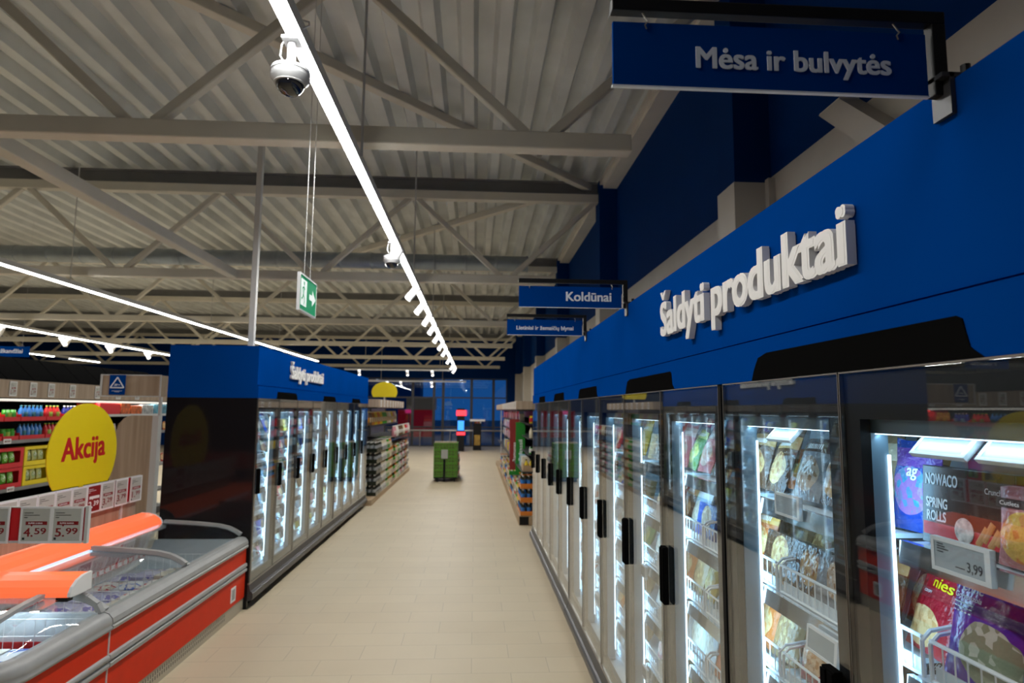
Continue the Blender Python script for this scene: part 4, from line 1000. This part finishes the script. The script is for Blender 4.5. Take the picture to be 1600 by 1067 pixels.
blk = [('dark_red', 8.17, 8.56), ('green', 8.58, 8.86), ('blue', 8.88, 9.37), ('red', 9.39, 9.75), ('navy', 9.78, 10.15), ('amber', 10.18, 10.55)]
for tier, z in enumerate((1.553, 1.80)):
    for bi, (cn, a, b) in enumerate(blk):
        tray(-6.25, -6.02, a, b, z, .11, RED_CARD, 'red display tray of %s containers, %s on the top shelf' % (cn.replace('_', ' '), ('standing', 'stacked on another')[tier]), lip=.055)
        n = int((b-a-.02)/.078)
        for i in range(n):
            y = a+.045+i*.078; c2 = {'green': 'lime', 'blue': 'teal', 'red': 'lime', 'dark_red': 'orange', 'navy': 'sky', 'amber': 'yellow'}[cn]
            o = single('snack_can' if cn in ('green', 'dark_red') else 'drink_bottle', J1 if cn in ('green', 'dark_red') else B1, [PL_[cn], PL_[c2 if i % 2 else cn], PL_['green' if cn == 'green' else 'white' if cn == 'navy' else c2]], (-6.065, y, z+.007), (0, 0, 0), '%s container, %s along its red tray, %s tier' % (cn.replace('_', ' '), nth(i), ('lower', 'upper')[tier]), 'bottle', 'containers in the red trays')
# red window cartons with green bags on the lower shelf
GB = bag_mb(.10, .16, .05, 31, 7, 8).mesh('bag', [WHITE], True)
GBM = bag_mat('bag_leaf_green', (.10, .33, .02), (.5, .6, .1), (.75, .78, .7), (.2, .45, .05), cz=.07, rx=.04, rz=.05)
PBM = bag_mat('bag_pale_yellow', (.55, .55, .2), (.6, .5, .05), (.7, .7, .6), (.25, .35, .1), cz=.07, rx=.04, rz=.05)
for tier in range(2):
    for i in range(7):
        y = 7.34+i*.56; z = .933+tier*.262; yel = i in (3, 6)
        mc = YELLOW if yel else RED_CARD
        mb = MB().box(-6.30, -6.03, y, y+.006, z, z+.255).box(-6.30, -6.03, y+.534, y+.54, z, z+.255).box(-6.30, -6.03, y+.006, y+.534, z, z+.006).box(-6.30, -6.03, y+.006, y+.534, z+.249, z+.255)
        mb.box(-6.036, -6.03, y+.006, y+.534, z+.006, z+.062).box(-6.036, -6.03, y+.006, y+.055, z+.062, z+.249).box(-6.036, -6.03, y+.48, y+.534, z+.062, z+.249).box(-6.036, -6.03, y+.055, y+.48, z+.215, z+.249)
        tag(mb.build('display_carton', mc), '%s windowed display carton on the lower black shelf, %s along, %s tier' % ('yellow' if yel else 'red', nth(i), ('lower', 'upper')[tier]), 'carton', 'windowed cartons on the black shelf unit')
        for k in range(3):
            single('snack_bag', GB, [PBM if yel else GBM], (-6.075, y+.14+k*.125, z+.064), (-.12, R.uniform(-.08, .08), PI/2), '%s snack bag, %s in the %s carton along, %s tier' % ('pale yellow' if yel else 'green', nth(k), nth(i), ('lower', 'upper')[tier]), 'snack bag', 'snack bags in the windowed cartons')
# second upper board further along with cartons, seen under the oak header box
MB().box(-6.70, GXF-.02, 10.62, GY1, 1.84, 1.865).box(GXF-.02, GXF, 10.62, GY1, 1.835, 1.875).build('shelf_board', LGREY, g)
for i, (y, wd, h, m, nm) in enumerate(((10.66, .60, .185, RED_CARD, 'plain red'), (11.28, .30, .19, mat('red_gold_carton', (.5, .1, .02), .4, noise=.8, nscale=16), 'red and gold'), (11.60, .36, .15, mat('orange_red_carton', (.55, .12, .02), .4, noise=.6, nscale=14), 'orange red'), (11.98, .4, .17, mat('pale_carton', (.4, .42, .42), .4, noise=.6, nscale=12), 'pale grey'), (12.4, .5, .18, mat('teal_carton', (.1, .3, .4), .4, noise=.6, nscale=12), 'pale teal'))):
    tag(MB().box(-6.4, -6.03, y, y+wd, 1.867, 1.867+h).build('product_carton', m, bevel=.004), nm+' product carton on the upper board beyond the yellow oval', 'carton')
for i in range(14):
    y = 10.72+i*.175
    for lv, z in enumerate((1.556, .945)):
        q = (7, 1, 2, 11, 7, 8)[(i+lv) % 6]
        single('snack_bag', GB, [KM[q][1]], (-6.1, y, z), (-.1, 0, PI/2), '%s snack bag beyond the cartons, %s along, %s shelf' % (KM[q][0], nth(i), ('upper', 'lower')[lv]), 'snack bag')
# distant hanging sign over that shelf
t = thing('hanging_sign', 'blue hanging sign far behind the black shelf header with small white words', 'sign', (-9.9, 14, 3.03))
MB().box(-10.5, -9.45, 13.99, 14.01, 3.03, 3.25).build('sign_panel', BLUE, t)
text_mb('ir užkandžiai', width=.62, extrude=.004, bold=.02, at=(-10.2, 13.988, 3.11)).build('lettering', SIGNTEXT, t)
for x in (-10.3, -9.6): MB().tube([(x, 14, 3.25), (x, 14, 6.0)], .003, 5).build('cord', LGREY, t)

# ------------------------------------------------------------------ drinks shelves beyond the free-standing freezer
DY0, DY1 = 13.62, 21.4
sh = thing('shelf_unit', 'drinks shelf unit with oak plinth and pale oak header beyond the free-standing freezer', 'shelf unit', (-2.6, 17.5, 0))
MB().box(-3.02, -2.12, DY0, DY1, 0, .11).build('plinth', WOODP, sh)
MB().box(-3.05, -3.0, DY0, DY1, 0, 2.25).build('back_panel', ANTHRA, sh)
MB().box(-3.0, -2.2, DY0, 18.4, 1.60, 1.64).build('shelf_board', BLACK, sh)
MB().box(-3.0, -2.12, 17.2, DY1, 1.22, 1.25).build('shelf_board', BLACK, sh)
MB().box(-3.0, -2.06, DY0-.02, 18.4, 2.005, 2.03).build('top_board', BLACK, sh)
MB().box(-2.06, -2.03, DY0-.02, 18.4, 2.03, 2.20).box(-2.9, -2.06, DY0-.02, DY0, 2.03, 2.20).build('oak_header', WOOD, sh)
for y in (DY0+.02, 18.35): MB().box(-2.98, -2.93, y-.02, y+.02, .11, 2.2).build('upright', LGREY, sh)
for i in range(9): rail_tag((-2.028, 13.95+i*.5, 2.04), PI/2, .12, .15, '0.99', EINK, False, 'price tag on the pale oak header over the drinks, %s along' % nth(i))
# crates of dark bottles
def crate_mesh(n=3, m=4, wx=.30, wy=.40, h=.235):
    mb = MB(); mb.box(0, wx, 0, wy, 0, .012, 3)
    for a, b, c, d in ((0, wx, 0, .006), (0, wx, wy-.006, wy), (0, .006, .006, wy-.006), (wx-.006, wx, .006, wy-.006)): mb.box(a, b, c, d, .012, .075, 3).box(a, b, c, d, h-.012, h, 3)
    for i in range(n):
        for j in range(m):
            mb.lathe([(.036, .014), (.036, .06), (.037, .062), (.037, .135), (.036, .137), (.016, .19), (.015, h-.013)], (wx*(i+.5)/n, wy*(j+.5)/m, 0), 8, [0, 1, 1, 1, 0, 2])
    return mb.mesh('crate', [WHITE]*4)
CR = crate_mesh()
CSETS = [('dark', 'grey', 'white', 'dark'), ('cream', 'white', 'cream', 'grey'), ('green', 'cream', 'white', 'green'), ('amber', 'cream', 'orange', 'brown'), ('dark', 'green', 'amber', 'brown'), ('orange', 'cream', 'white', 'cream'), ('grey', 'white', 'red', 'grey'), ('brown', 'pink', 'cream', 'brown')]
CN = ['black', 'cream', 'green', 'amber', 'dark green', 'orange', 'grey', 'brown']
for col in range(16):
    y = 14.25+col*.43
    if y+.4 > DY1: break
    cs = (0, 0, 1, 1, 2, 5, 3, 4, 5, 2, 6, 7, 6, 7, 3, 6)[col]
    for tier in range(5 if y < 16.7 else 4):
        z = .112+tier*.2365
        for row in range(2 if col == 0 else 1):
            o = single('bottle_crate', CR, [PL_[k] for k in CSETS[cs]], (-2.43-row*.31, y, z), (0, 0, 0), '%s bottle crate, %s stack from the freezer%s, %s tier up, drinks shelves' % (CN[cs], nth(col), ' rear' if row else '', nth(tier)), 'crate', 'bottle crates on the drinks shelves')
for i in range(8):
    k = ('navy', 'pink', 'sky', 'navy')[i % 4]
    x, y, z = -2.30-.20*(i % 2), 13.72+.22*((i//2) % 2), .115+.20*(i//4)
    single('drink_pouch', BAGMESH[i % 3], [KM[(5, 6, 9, 5)[i % 4]][1]], (x, y, z), (-.1, 0, PI/2), '%s pouch in the low pile beside the free-standing freezer end, %s' % (KM[(5, 6, 9, 5)[i % 4]][0], nth(i)), 'pouch')
B2 = bottle_mesh(.042, .30)
TOPC = ['brown', 'amber', 'yellow', 'orange', 'yellow', 'green', 'green', 'cream', 'white', 'yellow', 'pink', 'white']
for i in range(48):
    y = DY0+.08+i*.098; k = TOPC[(i//4) % 12]
    single('drink_bottle', B2, [PL_[k], PL_['cream' if i % 3 else 'amber'], PL_['white' if i % 2 else 'yellow']], (-2.26, y, 1.642), (0, 0, 0), '%s drink bottle on the top drinks shelf, %s from the freezer' % (k, nth(i)), 'bottle', 'bottles on the top drinks shelf')
for i in range(38):
    y = 17.28+i*.107; k = ['pink', 'white', 'brown', 'brown', 'cream', 'red'][(i//5) % 6]
    single('drink_bottle', B2, [PL_[k], PL_['white' if i % 3 else k], PL_['white']], (-2.18, y, 1.252), (0, 0, 0), '%s drink bottle on the middle drinks shelf, %s from its near end' % (k, nth(i)), 'bottle', 'bottles on the middle drinks shelf')
yo = thing('promotion_sign', 'yellow oval promotion sign seen above the pale oak header of the drinks shelves', 'sign', (-2.3, 16.2, 2.2))
pts = [(-2.28+.32*math.sin(-2.1+k*4.2/23)*1.0, 2.42+.25*math.cos(-2.1+k*4.2/23)) for k in range(24)]
MB().prism(pts, 1, 16.19, 16.21).build('oval_panel', YELLOW, yo)
MB().box(-2.30, -2.26, 16.21, 16.22, 2.03, 2.4).build('clip', LGREY, yo)

# ------------------------------------------------------------------ shelves beyond the wall freezer
EY = 11.32
s2 = thing('shelf_unit', 'mixed goods shelf unit with oak plinth and striped oak header beyond the wall freezer', 'shelf unit', (1.3, 17, 0))
MB().box(.79, 1.75, EY, 23.5, 0, .16).build('plinth', WOODP, s2)
MB().box(.80, .96, EY-.006, EY, .01, .15).build('end_plate', BLACK, s2)
MB().box(1.72, 1.76, EY-.0, 23.5, .16, 2.2).build('back_panel', ANTHRA, s2)
for z in (.92, 1.22, 1.50, 1.76):
    for a, b in ((EY, 12.97), (13.03, 13.87), (13.93, 23.4)): MB().box(.95 if z > 1 else .84, 1.72, a, b, z-.02, z).build('shelf_board', ANTHRA, s2)
MB().box(.74, 1.72, EY-.02, 22, 1.98, 2.01).build('top_board', BLACK, s2)
MB().box(.73, .755, EY-3.0+3.0-.02, 22, 2.01, 2.155).box(.755, 1.7, EY-.02, EY, 2.01, 2.155).build('oak_header', WOOD, s2)
MB().box(.90, .93, 22.3, 22.36, .16, 2.0).build('upright', LGREY, s2)
for i in range(10): rail_tag((.728, 11.6+i*.55, 2.015), -PI/2, .16, .135, '0.99', EINK, False, 'price tag on the striped oak header beyond the wall freezer, %s along' % nth(i))
CR2S = [('dark', 'blue', 'white', 'orange'), ('dark', 'blue', 'white', 'orange'), ('yellow', 'cream', 'white', 'brown'), ('green', 'cream', 'white', 'cream'), ('red', 'cream', 'yellow', 'brown'), ('grey', 'white', 'white', 'grey')]
CN2 = ['blue labelled', 'blue labelled', 'yellow', 'green', 'red', 'grey']
for col in range(20):
    y = EY+.01+col*.45; cs = (0, 1, 2, 3, 4, 5)[col % 6] if col else 0
    for tier in range(3 if col == 0 else 2):
        for row in range(3 if col == 0 else 1):
            single('bottle_crate', CR, [PL_[k] for k in CR2S[cs]], (.815+row*.302, y, .165+tier*.237), (0, 0, 0), '%s bottle crate, %s stack along, %s tier up%s, mixed goods shelves' % (CN2[cs], nth(col), nth(tier), ('', ', second row', ', third row')[row]), 'crate', 'bottle crates on the mixed goods shelves')
tray(.86, 1.45, EY+.02, EY+.42, .923, .13, CARDBOARD, 'brown cardboard tray above the blue labelled crates', lip=.13)
for i in range(6):
    single('drink_bottle', B1, [PL_['yellow'], PL_['yellow'], PL_['dark']], (.92+i*.085, EY+.08, .932), (0, 0, 0), 'yellow bottle in the cardboard tray at the shelf end, %s along' % nth(i), 'bottle')
for zi, z in enumerate((1.22, 1.50, 1.76)):
    for i in range(7):
        k = R.choice(['white', 'cream', 'red', 'yellow', 'brown', 'amber', 'green']); x = 1.0+i*.098
        single('drink_bottle' if (i+zi) % 2 else 'snack_can', B1 if (i+zi) % 2 else J1, [PL_[k], PL_[R.choice(['white', 'red', 'cream'])], PL_[R.choice(['white', 'yellow', 'dark'])]], (x, EY+.06, z), (0, 0, 0), '%s container at the shelf end, %s board up, %s from the aisle' % (k, nth(zi), nth(i)), 'bottle')
    for i in range(30):
        k = R.choice(['white', 'cream', 'red', 'grey', 'pink', 'sky', 'brown']); y = 13.9+i*.27
        o = MB().box(-.05, .05, -.11, .11, 0, .16+.05*(i % 2))
        single('product_carton', o.mesh('carton', [WHITE]), [PL_[k]], (1.02, y, z), (0, 0, 0), '%s product carton, %s board up, %s along beyond the red divider' % (k, nth(zi), nth(i)), 'carton', 'cartons on the mixed goods shelves')
for i in range(20):
    k = R.choice(['white', 'cream', 'red', 'grey', 'pink', 'sky', 'yellow']); y = 12+i*.4
    single('product_carton', MB().box(-.06, .06, -.15, .15, 0, .2).mesh('carton', [WHITE]), [PL_[k]], (.96, y, .92), (0, 0, 0), '%s product carton on the lowest board, %s along the mixed goods shelves' % (k, nth(i)), 'carton', 'cartons on the lowest mixed goods board')
dv = thing('shelf_divider', 'tall bright green divider panel standing out of the mixed goods shelves', 'divider', (.92, 13.0, .72))
MB().box(.83, 1.02, 12.99, 13.01, .70, 1.75).box(.70, .86, 12.985, 12.995, .70, .78).build('panel', mat('bright_green', (.01, .22, .015), .45), dv)
text_mb('Baltassil', width=.42, height=.075, extrude=.004, bold=.02, at=(.965, 12.988, .98), rot=PI/2).build('lettering', WHITEINK, dv)
dv = thing('shelf_divider', 'tall dark red divider panel behind the green divider', 'divider', (.85, 13.9, .7))
MB().box(.76, .96, 13.89, 13.91, .72, 1.80).build('panel', mat('divider_red', (.27, .02, .018), .45), dv)
text_mb('Ramunas', width=.4, height=.06, extrude=.004, bold=.02, at=(.885, 13.888, .9), rot=PI/2).build('lettering', WHITEINK, dv)

# ------------------------------------------------------------------ pallet dolly of green crates in the aisle
TX0, TX1, TYA, TYB = -1.13, -.47, 18.0, 18.9
t = thing('pallet_dolly', 'black wheeled dolly under the stack of green crates in the aisle', 'dolly', (-.8, 18.45, 0))
MB().box(TX0+.01, TX1-.01, TYA+.01, TYB, .09, .13).build('platform', BLACK, t)
for x in (TX0+.08, TX1-.08):
    for y in (TYA+.08, TYB-.1): MB().tube([(x-.03, y, .05), (x+.03, y, .05)], .05, 14).build('wheel', BLACK, t); MB().box(x-.035, x+.035, y-.02, y+.02, .05, .09).build('wheel_fork', ANTHRA, t)
gm = MB()
def crate_g(w, d, h):
    mb = MB(); mb.box(0, w, 0, d, 0, .01)
    for i in range(9):
        x = w*i/8.0; mb.box(max(0, x-.008), min(w, x+.008), 0, .012, .01, h-.02); mb.box(max(0, x-.008), min(w, x+.008), d-.012, d, .01, h-.02)
    for i in range(8):
        y = .012+(d-.024)*(i+.5)/8; mb.box(0, .012, y-.01, y+.01, .01, h-.02).box(w-.012, w, y-.01, y+.01, .01, h-.02)
    for z0, z1 in ((h-.02, h), (h*.45, h*.52), (.01, .03)): mb.box(0, w, -.002, .014, z0, z1).box(0, w, d-.014, d, z0, z1).box(-.002, .014, .014, d-.014, z0, z1).box(w-.014, w+.0, .014, d-.014, z0, z1)
    mb.box(.014, w-.014, .02, d-.02, .01, h*.9, 1)
    return mb.mesh('crate', [GREEN, mat('crate_fill', (.10, .17, .03), .6, noise=.5, nscale=30)])
GC = crate_g(.655, .44, .185)
for tier in range(5):
    for row in range(2):
        single('green_crate', GC, None, (TX0+.002, TYA+.008+row*.445, .131+tier*.186), (0, 0, 0), 'slatted green crate on the aisle dolly, %s tier up, %s row' % (nth(tier), ('front', 'rear')[row]), 'crate', 'green crates on the dolly')
cp = MB()
for i in range(11): cp.box(TX0+.02+i*.057, TX0+.05+i*.057, TYA+.02, TYA+.40, 1.062, 1.10)
tag(cp.build('wooden_crate_lid', mat('pale_slats', (.45, .38, .28), .6)), 'pale slatted lid lying on the green crate stack', 'crate lid')
tag(MB().box(-.92, -.74, TYA-.012, TYA-.002, .64, .885).build('paper_notice', mat('grey_paper', (.42, .43, .40), .6)), 'grey paper notice fixed to the front of the green crates', 'notice')
tag(MB().box(-.86, -.80, TYA-.03, TYA-.004, .02, .62).build('dolly_strap', BLACK), 'black strap hanging down the front of the green crates', 'strap')
for i in range(6): single('bottle_crate', CR, [PL_[k] for k in ('pink', 'white', 'white', 'grey')], (-.735, 18.93+.42*(i % 2), .005+.237*(i//2)), (0, 0, 0), 'pale pink bottle crate stacked behind the green crates, %s' % nth(i), 'crate', 'pink crates behind the green crates')

# ------------------------------------------------------------------ by the windows
t = thing('handrail', 'pale steel handrail running in front of the window wall', 'rail', (-1.8, 34.3, 0))
MB().tube([(-4.6, 34.3, .88), (1.7, 34.3, .88)], .05, 10).build('rail', ALU, t)
for x in (-4.5, -2.9, -1.3, .2, 1.6): MB().tube([(x, 34.3, 0), (x, 34.3, .88)], .025, 8).build('post', ALU, t)
t = thing('checkout_totem', 'black self-service totem with red lamps and blue screen before the windows', 'totem', (-.68, 31, 0))
MB().box(-.86, -.50, 30.9, 31.25, 0, 2.05).build('body', BLACK, t)
MB().box(-.89, -.42, 30.87, 30.9, 1.70, 1.96).build('upper_lamp', mat('red_lamp', (.8, .05, .05), .4, emit=(1, .03, .05), es=2.2), t)
MB().box(-.86, -.46, 30.87, 30.9, .78, .92).build('lower_lamp', mat('red_lamp', (.8, .05, .05), .4), t)
MB().box(-.82, -.52, 30.87, 30.9, 1.0, 1.46).build('screen', mat('blue_screen', (.05, .2, .8), .3, emit=(.04, .3, 1.0), es=1.5), t)
t = thing('flower_stand', 'black display stand with white header before the windows', 'stand', (.1, 32, 0))
MB().box(-.08, .32, 31.8, 32.2, 0, 1.3).build('body', BLACK, t)
MB().box(-.25, .50, 31.78, 31.84, 1.42, 1.52).build('header', WHITE, t)
MB().box(-.02, .26, 31.79, 31.8, .25, .75).build('gold_panel', mat('gold_panel', (.4, .24, .04), .5, noise=.4), t)
for x in (-.15, .4): MB().box(x-.015, x+.015, 31.85, 31.88, 1.28, 1.45).build('header_post', BLACK, t)
for i in range(5):
    k = ('brown', 'orange', 'pink', 'amber', 'white')[i]
    single('plant_pot', J1, [PL_['brown'], PL_[k], PL_[k]], (-.02+i*.075, 31.9, 1.30), (0, 0, 0), '%s pot on top of the black display stand by the windows' % k, 'pot')
# outside in the dusk
structure('ground', MB().box(-60, 60, FY+.3, 120, -.2, -.02), mat('asphalt', (.06, .07, .08), .6))
t = thing('kiosk', 'red kiosk with brown roof standing outside beyond the glass', 'kiosk', (-4.2, 48, 0))
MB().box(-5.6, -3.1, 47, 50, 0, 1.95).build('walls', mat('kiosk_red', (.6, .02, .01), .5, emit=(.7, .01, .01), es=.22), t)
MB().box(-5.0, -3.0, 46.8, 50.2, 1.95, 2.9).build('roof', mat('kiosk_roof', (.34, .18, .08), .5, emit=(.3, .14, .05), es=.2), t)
t = thing('street_sign', 'small lit red sign outside beyond the glass', 'sign', (-5.4, 44, 0))
MB().box(-4.75, -4.25, 43.95, 44, 1.72, 1.96).build('panel', mat('red_sign', (.8, .02, .1), .5, emit=(1, .02, .12), es=.9), t); MB().tube([(-4.5, 44.02, 0), (-4.5, 44.02, 1.75)], .04, 8).build('post', ANTHRA, t)
tag(MB().box(-30, -6, 70, 74, 0, 5.5).build('hall_building', mat('far_hall', (.04, .09, .16), .7)), 'dim blue building across the street beyond the windows', 'building')

bpy.context.view_layer.update()
